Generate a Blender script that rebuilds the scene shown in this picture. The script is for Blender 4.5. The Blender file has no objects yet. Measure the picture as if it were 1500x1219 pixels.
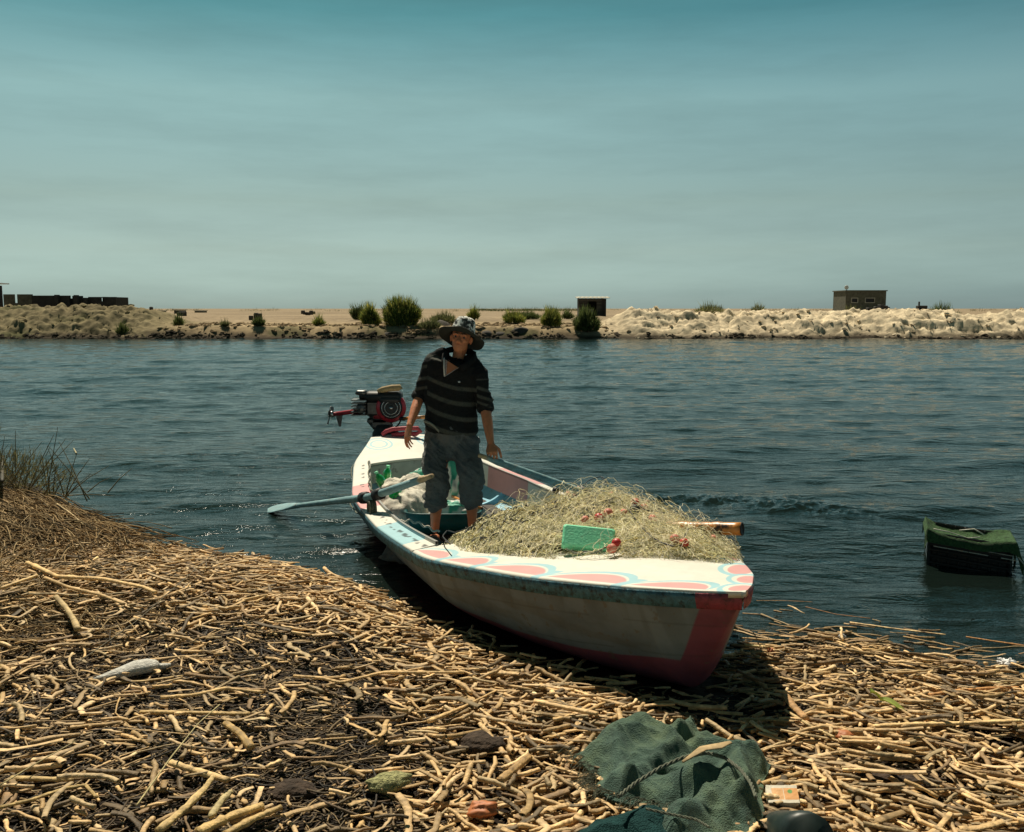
import bpy, math, random
import numpy as np
from mathutils import Vector, Matrix
R = math.radians
sc = bpy.context.scene
COL = sc.collection
# ------------------------------------------------------------------ camera, sky, sun, exposure
CAMZ = 1.85
PITCH = math.atan(157.5/1353.0)
FPX = 1353.0
cam = bpy.data.cameras.new('camera'); camo = bpy.data.objects.new('camera', cam); COL.objects.link(camo)
camo.location = (0, 0, CAMZ); camo.rotation_euler = (math.pi/2 - PITCH, 0, 0)
cam.sensor_width = 36; cam.lens = 36*FPX/1500; cam.clip_start = .05; cam.clip_end = 9000
sc.camera = camo
SUN_EL, SUN_AZ = 57.0, -18.0      # azimuth measured from the view axis (+y), negative = to the left
w = bpy.data.worlds.new("World"); sc.world = w; w.use_nodes = True
nt = w.node_tree; N = nt.nodes; LK = nt.links
for n in list(N): N.remove(n)
wo = N.new('ShaderNodeOutputWorld'); bg = N.new('ShaderNodeBackground'); sky = N.new('ShaderNodeTexSky')
sky.sky_type = 'NISHITA'; sky.sun_disc = False; sky.sun_elevation = R(SUN_EL); sky.sun_rotation = R(SUN_AZ)
sky.altitude = 0; sky.air_density = 1.0; sky.dust_density = 1.5; sky.ozone_density = 1.0
# sky tint: a teal cast, darkened overhead to hold down the ambient light, pale dusty green near the horizon, faint streaks of thin cloud
tc = N.new('ShaderNodeTexCoord'); sep = N.new('ShaderNodeSeparateXYZ'); LK.new(tc.outputs['Generated'], sep.inputs[0])
ramp = N.new('ShaderNodeValToRGB'); cr = ramp.color_ramp
cr.elements[0].position = 0.0; cr.elements[0].color = (0.97, 1.467, 1.853, 1)
cr.elements[1].position = 1.0; cr.elements[1].color = (.09, .15, .10, 1)
e = cr.elements.new(0.016); e.color = (0.821, 1.243, 1.571, 1)
e = cr.elements.new(0.109); e.color = (0.73055, 0.873, 0.75602, 1)
e = cr.elements.new(0.06); e.color = (0.77115, 0.98394, 1.0142, 1)
e = cr.elements.new(0.21); e.color = (0.775, 1.037, 0.804, 1)
e = cr.elements.new(0.29); e.color = (0.324, 0.738, 0.599, 1)
e = cr.elements.new(.45); e.color = (.15, .33, .22, 1)
LK.new(sep.outputs['Z'], ramp.inputs[0])
mul = N.new('ShaderNodeMixRGB'); mul.blend_type = 'MULTIPLY'; mul.inputs[0].default_value = 1
LK.new(sky.outputs[0], mul.inputs[1]); LK.new(ramp.outputs[0], mul.inputs[2])
mp = N.new('ShaderNodeMapping'); mp.inputs['Scale'].default_value = (1.3, 1.3, 9); LK.new(tc.outputs['Generated'], mp.inputs[0])
cn = N.new('ShaderNodeTexNoise'); cn.inputs['Scale'].default_value = 3.0; cn.inputs['Detail'].default_value = 7; cn.inputs['Roughness'].default_value = .6
LK.new(mp.outputs[0], cn.inputs[0])
cmr = N.new('ShaderNodeMapRange'); cmr.inputs[1].default_value = .40; cmr.inputs[2].default_value = .72; cmr.inputs[3].default_value = 1.04; cmr.inputs[4].default_value = .90
LK.new(cn.outputs[0], cmr.inputs[0])
mul2 = N.new('ShaderNodeVectorMath'); mul2.operation = 'SCALE'; LK.new(mul.outputs[0], mul2.inputs[0]); LK.new(cmr.outputs[0], mul2.inputs['Scale'])
LK.new(mul2.outputs[0], bg.inputs[0]); bg.inputs[1].default_value = .068; LK.new(bg.outputs[0], wo.inputs[0])
sl = bpy.data.lights.new('sun', 'SUN'); slo = bpy.data.objects.new('sun', sl); COL.objects.link(slo)
sl.energy = 5.0; sl.angle = R(.5); sl.color = (1, .90, .72)
_a, _e = R(SUN_AZ), R(SUN_EL)
sdir = Vector((math.sin(_a)*math.cos(_e), math.cos(_a)*math.cos(_e), math.sin(_e)))
slo.rotation_euler = (-sdir).to_track_quat('-Z', 'Y').to_euler()
sc.view_settings.view_transform = 'Standard'; sc.view_settings.look = 'None'; sc.view_settings.gamma = 1; sc.view_settings.exposure = 0.12
sc.cycles.use_denoising = True
sc.cycles.max_bounces = 6; sc.cycles.transparent_max_bounces = 8
sc.cycles.sample_clamp_direct = 12

# ------------------------------------------------------------------ maths helpers
rng = np.random.default_rng(7); random.seed(7)
V = lambda *a: np.array(a, float)
def un(x, y, z=None, d=None):
    """world point seen at photo pixel x,y at a height z or a depth d (used to work out real positions)"""
    r = np.array([(x-750)/FPX, 1., -(y-609.5)/FPX]); c, s = math.cos(PITCH), math.sin(PITCH)
    v = np.array([r[0], r[1]*c+r[2]*s, -r[1]*s+r[2]*c])
    t = (z-CAMZ)/v[2] if z is not None else d/v[1]
    return np.array([0, 0, CAMZ]) + t*v
def _h(ix, iy, seed):
    n = (ix*374761393 + iy*668265263 + seed*974711) & 0xffffffff
    n = ((n ^ (n >> 13))*1274126177) & 0xffffffff
    n = n ^ (n >> 16)
    return (n & 0xffff)/65535.0
def vn(x, y, seed=0):
    x = np.asarray(x, float); y = np.asarray(y, float)
    ix = np.floor(x).astype(np.int64); iy = np.floor(y).astype(np.int64); fx = x-ix; fy = y-iy
    fx = fx*fx*(3-2*fx); fy = fy*fy*(3-2*fy)
    a = _h(ix, iy, seed); b = _h(ix+1, iy, seed); c = _h(ix, iy+1, seed); d = _h(ix+1, iy+1, seed)
    return (a*(1-fx)+b*fx)*(1-fy)+(c*(1-fx)+d*fx)*fy
def fbm(x, y, seed=0, o=4, g=.5):
    s = 0; a = 1; t = 0
    for i in range(o):
        s = s + a*vn(x*2**i, y*2**i, seed+i*17); t += a; a *= g
    return s/t
def ridge(x, y, seed=0, o=4):
    s = 0; a = 1; t = 0
    for i in range(o):
        s = s + a*(1-abs(2*vn(x*2**i, y*2**i, seed+i*31)-1)); t += a; a *= .5
    return s/t
def sstep(a, b, x):
    t = np.clip((x-a)/(b-a), 0, 1); return t*t*(3-2*t)
def nrm(v):
    v = np.asarray(v, float); return v/(np.linalg.norm(v)+1e-12)

# ------------------------------------------------------------------ mesh helpers (all shapes given in world coordinates)
LOC = {}          # object -> world location of its origin
def raw_mesh(name, v, quads=None, tris=None, ngons=None, col=None, smooth=True, mats=(), midx=None):
    me = bpy.data.meshes.new(name)
    v = np.asarray(v, np.float32); fl = []; n = []
    if quads is not None and len(quads): q = np.asarray(quads, np.int32); fl.append(q.ravel()); n.append(np.full(len(q), 4, np.int32))
    if tris is not None and len(tris): q = np.asarray(tris, np.int32); fl.append(q.ravel()); n.append(np.full(len(q), 3, np.int32))
    if ngons:
        for g in ngons: fl.append(np.asarray(g, np.int32)); n.append(np.array([len(g)], np.int32))
    fl = np.concatenate(fl); n = np.concatenate(n); st = np.concatenate([[0], np.cumsum(n)[:-1]]).astype(np.int32)
    me.vertices.add(len(v)); me.vertices.foreach_set('co', v.ravel())
    me.loops.add(len(fl)); me.loops.foreach_set('vertex_index', fl)
    me.polygons.add(len(n)); me.polygons.foreach_set('loop_start', st); me.polygons.foreach_set('loop_total', n)
    me.polygons.foreach_set('use_smooth', np.full(len(n), bool(smooth)))
    for m in mats: me.materials.append(m)
    if midx is not None: me.polygons.foreach_set('material_index', np.asarray(midx, np.int32))
    me.update(calc_edges=True)
    if col is not None:
        at = me.color_attributes.new('paint', 'FLOAT_COLOR', 'POINT')
        c = np.ones((len(v), 4), np.float32); c[:, :3] = col; at.data.foreach_set('color', c.ravel())
    me.validate()
    return me
class MB:
    def __init__(s): s.v = []; s.q = []; s.t = []; s.g = []; s.c = []; s.n = 0
    def add(s, v, quads=None, tris=None, ngons=None, col=None):
        v = np.asarray(v, float).reshape(-1, 3); o = s.n
        s.v.append(v)
        if quads is not None and len(quads): s.q.append(np.asarray(quads)+o)
        if tris is not None and len(tris): s.t.append(np.asarray(tris)+o)
        if ngons: s.g += [np.asarray(g)+o for g in ngons]
        c = np.ones((len(v), 3))
        if col is not None: c[:] = col
        s.c.append(c); s.n += len(v); return s
    def mesh(s, name, mats, smooth=True, origin=(0, 0, 0), color=True):
        return raw_mesh(name, np.concatenate(s.v)-np.asarray(origin), np.concatenate(s.q) if s.q else None, np.concatenate(s.t) if s.t else None, s.g, np.concatenate(s.c) if color else None, smooth, mats)
    def verts(s): return np.concatenate(s.v)
def tag(o, label=None, cat=None, group=None, kind=None):
    if label: o['label'] = label
    if cat: o['category'] = cat
    if group: o['group'] = group
    if kind: o['kind'] = kind
    return o
def root(name, loc, label, cat, group=None):
    o = bpy.data.objects.new(name, None); COL.objects.link(o); o.location = loc; o.empty_display_size = .1
    LOC[o.name] = np.asarray(loc, float); return tag(o, label, cat, group)
def obj(name, mb, mat, parent=None, smooth=True, origin=None):
    mats = mat if isinstance(mat, (list, tuple)) else [mat]
    if isinstance(mb, MB):
        vv = mb.verts()
        if origin is None:
            origin = LOC[parent.name] if parent is not None else V((vv[:, 0].min()+vv[:, 0].max())/2, (vv[:, 1].min()+vv[:, 1].max())/2, vv[:, 2].min())
        me = mb.mesh(name, mats, smooth, origin)
    else: me = mb; origin = (0, 0, 0) if origin is None else origin
    o = bpy.data.objects.new(name, me); COL.objects.link(o)
    if parent is not None:
        o.parent = parent; rel = np.asarray(origin)-LOC[parent.name]; o.location = rel
    else: o.location = origin
    LOC[o.name] = np.asarray(origin, float)
    return o
def frame(d, up=(0, 0, 1)):
    d = nrm(d); u = np.asarray(up, float)
    if abs(d@u) > .97: u = V(1, 0, 0)
    a = nrm(np.cross(d, u)); b = np.cross(a, d); return a, b
def tube(mb, pts, rad, n=8, col=None, caps=True, flat=1.0, up=(0, 0, 1)):
    pts = np.asarray(pts, float); m = len(pts); rad = np.broadcast_to(np.asarray(rad, float), (m,))
    tg = np.gradient(pts, axis=0); a0 = None
    th = np.arange(n)/n*2*np.pi; vs = []
    for i in range(m):
        if a0 is None: a, b = frame(tg[i], up)
        else:
            t = nrm(tg[i]); a = a0-t*(a0@t)
            a = nrm(a); b = np.cross(a, t)
        a0 = a
        vs.append(pts[i]+rad[i]*(np.outer(np.cos(th), a)+flat*np.outer(np.sin(th), b)))
    vs = np.concatenate(vs)
    i = np.arange(m-1)[:, None]*n; j = np.arange(n)[None, :]
    q = np.stack([i+j, i+(j+1) % n, i+n+(j+1) % n, i+n+j], -1).reshape(-1, 4)
    mb.add(vs, q, ngons=[list(range(n))[::-1], list(range((m-1)*n, m*n))] if caps else None, col=col); return mb
def loft(mb, rings, n=20, col=None, pw=1.0):
    """rings: (centre, half-axis a, half-axis b)"""
    th = np.arange(n)/n*2*np.pi; vs = []
    for c, a, b in rings:
        cc = np.sign(np.cos(th))*abs(np.cos(th))**pw; ss = np.sign(np.sin(th))*abs(np.sin(th))**pw
        vs.append(np.asarray(c)+np.outer(cc, a)+np.outer(ss, b))
    m = len(rings); vs = np.concatenate(vs)
    i = np.arange(m-1)[:, None]*n; j = np.arange(n)[None, :]
    q = np.stack([i+j, i+(j+1) % n, i+n+(j+1) % n, i+n+j], -1).reshape(-1, 4)
    mb.add(vs, q, ngons=[list(range(n))[::-1], list(range((m-1)*n, m*n))], col=col); return mb
def box(mb, c, s, rz=0, col=None, bev=0.0, M=None):
    sx, sy, sz = np.asarray(s, float)/2
    if bev <= 0:
        v = np.array([[x, y, z] for x in (-sx, sx) for y in (-sy, sy) for z in (-sz, sz)])
        f = [[0, 1, 3, 2], [4, 6, 7, 5], [0, 4, 5, 1], [2, 3, 7, 6], [0, 2, 6, 4], [1, 5, 7, 3]]; g = None
    else:
        b = bev; prof = []
        for z, o in ((-sz, b), (-sz+b, 0), (sz-b, 0), (sz, b)):
            ring = []
            for (qx, qy) in ((1, 1), (-1, 1), (-1, -1), (1, -1)):
                X, Y = sx-o, sy-o
                p = [(qx*X, qy*(Y-b)), (qx*(X-b), qy*Y)] if qx*qy > 0 else [(qx*(X-b), qy*Y), (qx*X, qy*(Y-b))]
                ring += [(a_, b_, z) for a_, b_ in p]
            prof.append(ring)
        v = np.array(prof).reshape(-1, 3); n = 8; f = []
        for i in range(3):
            for j in range(n): f.append([i*n+j, i*n+(j+1) % n, (i+1)*n+(j+1) % n, (i+1)*n+j])
        g = [list(range(n))[::-1], list(range(3*n, 4*n))]
    c0, s0 = math.cos(rz), math.sin(rz)
    if M is not None: v = v@np.asarray(M).T
    v = np.stack([v[:, 0]*c0-v[:, 1]*s0, v[:, 0]*s0+v[:, 1]*c0, v[:, 2]], 1)+np.asarray(c)
    mb.add(v, f, ngons=g, col=col); return mb
def ball(mb, c, r, n=12, m=8, col=None, A=None):
    rs = np.broadcast_to(np.asarray(r, float), (3,)); th = np.arange(n)/n*2*np.pi
    v = [[0, 0, -1]]
    for i in range(1, m):
        p = -math.pi/2+math.pi*i/m
        v += [[math.cos(p)*math.cos(t), math.cos(p)*math.sin(t), math.sin(p)] for t in th]
    v.append([0, 0, 1]); v = np.array(v)*rs
    if A is not None: v = v@np.asarray(A).T
    v = v+np.asarray(c); q = []; t_ = []
    for j in range(n):
        t_.append([0, 1+(j+1) % n, 1+j]); k = 1+(m-2)*n; t_.append([len(v)-1, k+j, k+(j+1) % n])
        for i in range(m-2): a = 1+i*n; q.append([a+j, a+(j+1) % n, a+n+(j+1) % n, a+n+j])
    mb.add(v, q, t_, col=col); return mb
def grid_faces(nu, nv, o=0):
    i = np.arange(nu-1)[:, None]*nv; j = np.arange(nv-1)[None, :]
    return (np.stack([i+j, i+nv+j, i+nv+j+1, i+j+1], -1).reshape(-1, 4)+o)
def organic(name, mb, voxel, smooth_it=4, fac=.5, origin=None):
    """fuse overlapping closed shapes into one continuous skin"""
    vv = mb.verts(); origin = vv.mean(0) if origin is None else np.asarray(origin)
    me = mb.mesh(name+'_src', [], True, origin, color=False)
    o = bpy.data.objects.new('tmp', me); COL.objects.link(o)
    m = o.modifiers.new('r', 'REMESH'); m.mode = 'VOXEL'; m.voxel_size = voxel; m.use_smooth_shade = True
    s = o.modifiers.new('s', 'SMOOTH'); s.iterations = smooth_it; s.factor = fac
    dg = bpy.context.evaluated_depsgraph_get(); dg.update()
    out = bpy.data.meshes.new_from_object(o.evaluated_get(dg)); out.name = name
    bpy.data.objects.remove(o); bpy.data.meshes.remove(me)
    return out, origin
def me_co(me):
    a = np.empty(len(me.vertices)*3, np.float32); me.vertices.foreach_get('co', a); return a.reshape(-1, 3).astype(float)
def me_no(me):
    a = np.empty(len(me.vertices)*3, np.float32); me.vertices.foreach_get('normal', a); return a.reshape(-1, 3).astype(float)
def set_co(me, co): me.vertices.foreach_set('co', co.astype(np.float32).ravel()); me.update()
def set_col(me, c):
    at = me.color_attributes.new('paint', 'FLOAT_COLOR', 'POINT'); k = np.ones((len(c), 4), np.float32); k[:, :3] = c
    at.data.foreach_set('color', k.ravel())

# ------------------------------------------------------------------ materials
def mat(name, col=(.5, .5, .5), rough=.7, attr=False, nscale=20, namt=.25, bump=.0, bscale=60, metal=0, spec=.5, stretch=None, dirt=None, dscale=6, dth=(.55, .7), sheen=0, coat=0, trans=0, detail=5):
    m = bpy.data.materials.new(name); m.use_nodes = True; t = m.node_tree; n = t.nodes; b = n['Principled BSDF']
    b.inputs['Roughness'].default_value = rough; b.inputs['Metallic'].default_value = metal
    b.inputs['Specular IOR Level'].default_value = spec
    if coat: b.inputs['Coat Weight'].default_value = coat
    if sheen: b.inputs['Sheen Weight'].default_value = sheen
    tcn = n.new('ShaderNodeTexCoord'); src = tcn.outputs['Object']
    if stretch:
        mpn = n.new('ShaderNodeMapping'); mpn.inputs['Scale'].default_value = stretch; t.links.new(src, mpn.inputs[0]); src = mpn.outputs[0]
    if attr:
        a = n.new('ShaderNodeAttribute'); a.attribute_name = 'paint'; base = a.outputs['Color']
        if col != (1, 1, 1):
            mm = n.new('ShaderNodeMixRGB'); mm.blend_type = 'MULTIPLY'; mm.inputs[0].default_value = 1; mm.inputs[2].default_value = (*col, 1); t.links.new(base, mm.inputs[1]); base = mm.outputs[0]
    else:
        c = n.new('ShaderNodeRGB'); c.outputs[0].default_value = (*col, 1); base = c.outputs[0]
    no = n.new('ShaderNodeTexNoise'); no.inputs['Scale'].default_value = nscale; no.inputs['Detail'].default_value = detail; no.inputs['Roughness'].default_value = .65
    t.links.new(src, no.inputs[0])
    mr = n.new('ShaderNodeMapRange'); mr.inputs[1].default_value = .3; mr.inputs[2].default_value = .7; mr.inputs[3].default_value = 1-namt; mr.inputs[4].default_value = 1+namt
    t.links.new(no.outputs[0], mr.inputs[0])
    vs = n.new('ShaderNodeVectorMath'); vs.operation = 'SCALE'; t.links.new(base, vs.inputs[0]); t.links.new(mr.outputs[0], vs.inputs['Scale']); out = vs.outputs[0]
    if dirt:
        d2 = n.new('ShaderNodeTexNoise'); d2.inputs['Scale'].default_value = dscale; d2.inputs['Detail'].default_value = 9; d2.inputs['Roughness'].default_value = .72
        t.links.new(src, d2.inputs[0]); dr = n.new('ShaderNodeMapRange'); dr.inputs[1].default_value = dth[0]; dr.inputs[2].default_value = dth[1]; t.links.new(d2.outputs[0], dr.inputs[0])
        mx = n.new('ShaderNodeMixRGB'); mx.inputs[2].default_value = (*dirt, 1); t.links.new(dr.outputs[0], mx.inputs[0]); t.links.new(out, mx.inputs[1]); out = mx.outputs[0]
    t.links.new(out, b.inputs['Base Color'])
    if bump:
        bn = n.new('ShaderNodeTexNoise'); bn.inputs['Scale'].default_value = bscale; bn.inputs['Detail'].default_value = 4; t.links.new(src, bn.inputs[0])
        bp = n.new('ShaderNodeBump'); bp.inputs['Strength'].default_value = bump; bp.inputs['Distance'].default_value = .02; t.links.new(bn.outputs[0], bp.inputs['Height']); t.links.new(bp.outputs[0], b.inputs['Normal'])
    return m
def water_mat():
    m = bpy.data.materials.new('water'); m.use_nodes = True; t = m.node_tree; n = t.nodes; b = n['Principled BSDF']
    b.inputs['Base Color'].default_value = (.006, .011, .009, 1); b.inputs['Roughness'].default_value = .06; b.inputs['IOR'].default_value = 1.33
    tcn = n.new('ShaderNodeTexCoord')
    mp1 = n.new('ShaderNodeMapping'); mp1.inputs['Scale'].default_value = (1.6, 4.2, 1); mp1.inputs['Rotation'].default_value = (0, 0, R(-6)); t.links.new(tcn.outputs['Object'], mp1.inputs[0])
    n1 = n.new('ShaderNodeTexNoise'); n1.inputs['Scale'].default_value = 1.6; n1.inputs['Detail'].default_value = 5; n1.inputs['Roughness'].default_value = .58; n1.inputs['Distortion'].default_value = .4
    t.links.new(mp1.outputs[0], n1.inputs[0])
    b1 = n.new('ShaderNodeBump'); b1.inputs['Strength'].default_value = 1; b1.inputs['Distance'].default_value = .034
    t.links.new(n1.outputs[0], b1.inputs['Height']); t.links.new(b1.outputs[0], b.inputs['Normal'])
    return m
M_water = water_mat()
M_mud = mat('wet_mud', (.46, .36, .27), .75, attr=True, nscale=14, namt=.4, bump=.8, bscale=35, spec=.12)
M_bank = mat('bank_soil', (1, 1, 1), .95, attr=True, nscale=1.6, namt=.4, bump=1.0, bscale=5, spec=.1)
M_reed = mat('dry_reed', (1.12, 1.02, .89), .62, attr=True, nscale=38, namt=.28, bump=.3, bscale=90, spec=.3)
M_grass = mat('grass_blades', (1, 1, 1), .8, attr=True, nscale=5, namt=.2, spec=.2)
M_paint = mat('boat_paint', (1, 1, 1), .5, attr=True, nscale=9, namt=.06, bump=.12, bscale=25, dirt=(.30, .26, .20), dscale=16, dth=(.66, .80), spec=.35)
M_hullp = mat('hull_paint', (1, 1, 1), .6, attr=True, nscale=5, namt=.12, bump=.15, bscale=18, dirt=(.10, .09, .07), dscale=9, dth=(.60, .85), spec=.3)
M_railp = mat('pink_rub_rail', (.30, .05, .07), .6, nscale=30, namt=.3, dirt=(.03, .02, .02), dscale=25, dth=(.5, .66), bump=.3)
M_rail = mat('teal_rub_rail', (.05, .15, .19), .6, nscale=30, namt=.5, dirt=(.02, .02, .02), dscale=25, dth=(.5, .62), bump=.3)
M_blue = mat('light_blue_paint', (.25, .55, .72), .5, nscale=12, namt=.2, dirt=(.12, .12, .1), dscale=12, dth=(.58, .75))
M_white = mat('white_paint', (.72, .71, .66), .5, nscale=14, namt=.08, dirt=(.3, .27, .22), dscale=15, dth=(.62, .78))
M_grey = mat('grey_paint', (.34, .36, .34), .6, nscale=10, namt=.15, dirt=(.1, .1, .09), dscale=12)
M_dark = mat('dark_wood', (.05, .045, .04), .8, nscale=15, namt=.4)
M_oar = mat('oar_paint', (1, 1, 1), .6, attr=True, nscale=18, namt=.25, dirt=(.25, .17, .10), dscale=22, dth=(.56, .70), bump=.3, bscale=60)
M_black = mat('black_rubber', (.012, .013, .015), .55, nscale=30, namt=.3)
M_metal = mat('engine_metal', (.12, .12, .12), .4, metal=.8, nscale=30, namt=.4)
M_chrome = mat('bare_metal', (.5, .5, .5), .25, metal=1, nscale=30, namt=.2)
M_red = mat('red_enamel', (.42, .02, .035), .35, nscale=25, namt=.2, coat=.3, dirt=(.05, .02, .02), dscale=25, dth=(.6, .75))
M_rope_red = mat('red_tube', (.42, .05, .07), .6, nscale=30, namt=.2, bump=.3)
M_skin = mat('skin', (.66, .25, .12), .5, nscale=25, namt=.12, bump=.08, bscale=60, spec=.4)
M_skin.node_tree.nodes['Principled BSDF'].inputs['Subsurface Weight'].default_value = .08
M_skin.node_tree.nodes['Principled BSDF'].inputs['Subsurface Radius'].default_value = (.02, .008, .004)
M_shirt = mat('striped_jersey', (1, 1, 1), .9, attr=True, nscale=60, namt=.2, bump=.4, bscale=130, sheen=.0, spec=.15)
M_trous = mat('grey_cotton', (.165, .17, .165), .9, nscale=7, namt=.35, bump=.35, bscale=70, sheen=.0, spec=.15, dirt=(.085, .09, .088), dscale=14, dth=(.45, .66))
M_hat = mat('camouflage_cotton', (1, 1, 1), .9, attr=True, nscale=90, namt=.15, bump=.2, bscale=200, spec=.15)
M_plaid = mat('pale_plaid', (1, 1, 1), .9, attr=True, nscale=60, namt=.1)
M_hair = mat('black_hair', (.01, .008, .007), .6, nscale=80, namt=.3)
M_eye = mat('eye_white', (.16, .14, .13), .3, nscale=5, namt=.02)
M_net = mat('net_twine', (1.60, 1.50, 1.28), .7, attr=True, nscale=25, namt=.3, spec=.3)
M_float = mat('red_float', (.55, .035, .03), .42, nscale=30, namt=.3, dirt=(.5, .25, .18), dscale=30, dth=(.55, .75))
M_pinkf = mat('faded_float', (.60, .17, .11), .6, nscale=30, namt=.3, dirt=(.6, .42, .32), dscale=40, dth=(.5, .7))
M_foam = mat('green_foam', (.20, .72, .42), .6, nscale=12, namt=.1, bump=.25, bscale=90, dirt=(.42, .55, .36), dscale=20, dth=(.55, .8))
M_bamboo = mat('orange_bamboo', (.60, .24, .05), .4, nscale=16, namt=.35, dirt=(.02, .012, .008), dscale=7, dth=(.52, .58), coat=.3)
M_sack = mat('white_sackcloth', (.68, .64, .54), .9, nscale=30, namt=.18, bump=.4, bscale=120)
M_bagp = mat('green_print_bag', (1, 1, 1), .6, attr=True, nscale=30, namt=.1, bump=.2)
M_tealt = mat('teal_plastic', (.006, .085, .09), .35, nscale=10, namt=.2, dirt=(.05, .08, .07), dscale=15)
M_greyc = mat('grey_cloth', (.12, .12, .11), .9, nscale=30, namt=.3, bump=.4, bscale=100)
M_bottle = mat('green_bottle', (.02, .42, .10), .15, nscale=5, namt=.1, coat=.5)
M_bottle.node_tree.nodes['Principled BSDF'].inputs['Transmission Weight'].default_value = .35
M_towel = mat('green_towelling', (.095, .165, .130), .95, nscale=10, namt=.35, bump=.9, bscale=210, sheen=.1, spec=.1, dirt=(.17, .23, .13), dscale=5, dth=(.45, .72))
M_towelb = mat('dark_green_cloth', (.018, .060, .060), .9, nscale=22, namt=.3, bump=.8, bscale=180, spec=.1)
M_twine = mat('frayed_twine', (.13, .14, .10), .9, nscale=60, namt=.4)
M_leaf = mat('dry_leaf', (.42, .30, .15), .8, nscale=30, namt=.4)
M_yleaf = mat('yellow_leaf', (.42, .50, .10), .6, nscale=30, namt=.2)
M_peel = mat('orange_peel', (.50, .17, .06), .6, nscale=30, namt=.2)
M_carton = mat('carton_print', (1, 1, 1), .6, attr=True, nscale=30, namt=.12, dirt=(.35, .25, .15), dscale=25, dth=(.6, .75))
M_boot = mat('dark_green_rubber', (.014, .026, .024), .45, nscale=15, namt=.3, dirt=(.03, .04, .03), dscale=10)
M_drift = mat('weathered_white_wood', (.70, .68, .62), .85, nscale=30, namt=.3, stretch=(1, 4, 4), dirt=(.15, .13, .11), dscale=16, dth=(.52, .7), bump=.7, bscale=50)
M_moss = mat('moss_lump', (.34, .33, .15), .95, nscale=40, namt=.4, bump=1, bscale=80)
M_clod = mat('brown_clod', (.055, .035, .022), .95, nscale=20, namt=.5, bump=1, bscale=50)
M_plast = mat('white_scrap', (.75, .75, .75), .3, nscale=20, namt=.2)
M_crate = mat('black_crate', (.008, .009, .009), .35, nscale=10, namt=.3)
M_cnet = mat('green_net', (.045, .115, .035), .85, nscale=60, namt=.6, bump=1, bscale=180)
M_rim = mat('worn_pale_edge', (.6, .58, .5), .4, nscale=60, namt=.3)
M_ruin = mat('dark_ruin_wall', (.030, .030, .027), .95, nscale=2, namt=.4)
M_brick = mat('grey_block_wall', (.115, .115, .085), .95, nscale=3, namt=.35, dirt=(.05, .05, .04), dscale=2)
M_plank = mat('weathered_planks', (1, 1, 1), .9, attr=True, nscale=6, namt=.3)
M_slab = mat('pale_roof', (.48, .46, .38), .8, nscale=4, namt=.3)
M_bush = mat('bush_leaves', (1.7, 1.6, 1.5), .8, attr=True, nscale=1.5, namt=.25, spec=.15)
M_rock = mat('bank_rock', (.07, .06, .05), .9, nscale=2.5, namt=.5, bump=1, bscale=6)

def translucent(m, f):
    t = m.node_tree; n = t.nodes; b = n['Principled BSDF']; o = [x for x in n if x.type == 'OUTPUT_MATERIAL'][0]; tr = n.new('ShaderNodeBsdfTranslucent'); mx = n.new('ShaderNodeMixShader'); mx.inputs[0].default_value = f
    t.links.new(b.inputs['Base Color'].links[0].from_socket, tr.inputs[0]); t.links.new(b.outputs[0], mx.inputs[1]); t.links.new(tr.outputs[0], mx.inputs[2]); t.links.new(mx.outputs[0], o.inputs[0])
translucent(M_bush, .45); translucent(M_grass, .2); translucent(M_yleaf, .3); translucent(M_net, .25)
# ------------------------------------------------------------------ near bank (mud sheet)
SH = np.array([(-60, 60), (-20, 24), (-9, 13), (-5.9, 10.6), (-4.7, 9.3), (-3.75, 7.8), (-3.14, 7.3), (-2.33, 6.85), (-1.6, 6.42), (-.94, 5.88), (-.44, 5.3), (.3, 4.85), (.9, 4.75), (1.4, 4.95), (1.9, 4.95), (2.3, 4.75), (2.75, 4.4), (4, 3.9), (8, 2.9), (20, 1), (60, -8)])
def g_sd(x, y): return (np.interp(x, SH[:, 0], SH[:, 1])-y)*.8 + .10*(vn(x*2.1, y*2.1, 3)-.5)+.06*(vn(x*6, y*6, 4)-.5)
def g_z(x, y):
    x = np.asarray(x, float); y = np.asarray(y, float)
    sd = g_sd(x, y)
    z = np.where(sd > 0, .13*(1-np.exp(-np.maximum(sd, 0)/.6))+.018*np.minimum(np.maximum(sd, 0), 6), sd*.35)-.02
    z = z+np.where(sd > 0, .05*(fbm(x*1.5, y*1.5, 11)-.5)*sstep(0, .5, sd), 0)
    z = z+.15*np.exp(-(((x+4.45)/1.0)**2+((y-7.35)/.95)**2))
    z = z+.05*np.exp(-(((x+1.9)/1.3)**2+((y-5.6)/.6)**2))
    return np.maximum(z, -1.2)
def sinh_axis(a, b, n, k, c=0.0):
    t = np.linspace(-1, 1, n); s = np.sinh(k*t)/math.sinh(k); return np.where(s < 0, c+s*(c-a), c+s*(b-c))
xs = sinh_axis(-60, 60, 420, 5.2, 0.0); ys = np.concatenate([sinh_axis(-40, 26, 420, 4.2, 4.2)])
X, Y = np.meshgrid(xs, ys, indexing='ij'); Z = g_z(X, Y)
Z = Z+.014*(fbm(X*9, Y*9, 21)-.5)
gc = np.stack([.030+0*X, .023+0*X, .017+0*X], -1)*(0.55+.9*fbm(X*2.5, Y*2.5, 31))[..., None]
mb = MB().add(np.stack([X, Y, Z], -1).reshape(-1, 3), grid_faces(*X.shape), col=gc.reshape(-1, 3))
tag(obj('ground', mb, M_mud, origin=(0, 0, 0)), 'dark wet mud of the near bank beneath the reed litter', kind='structure')

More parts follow.
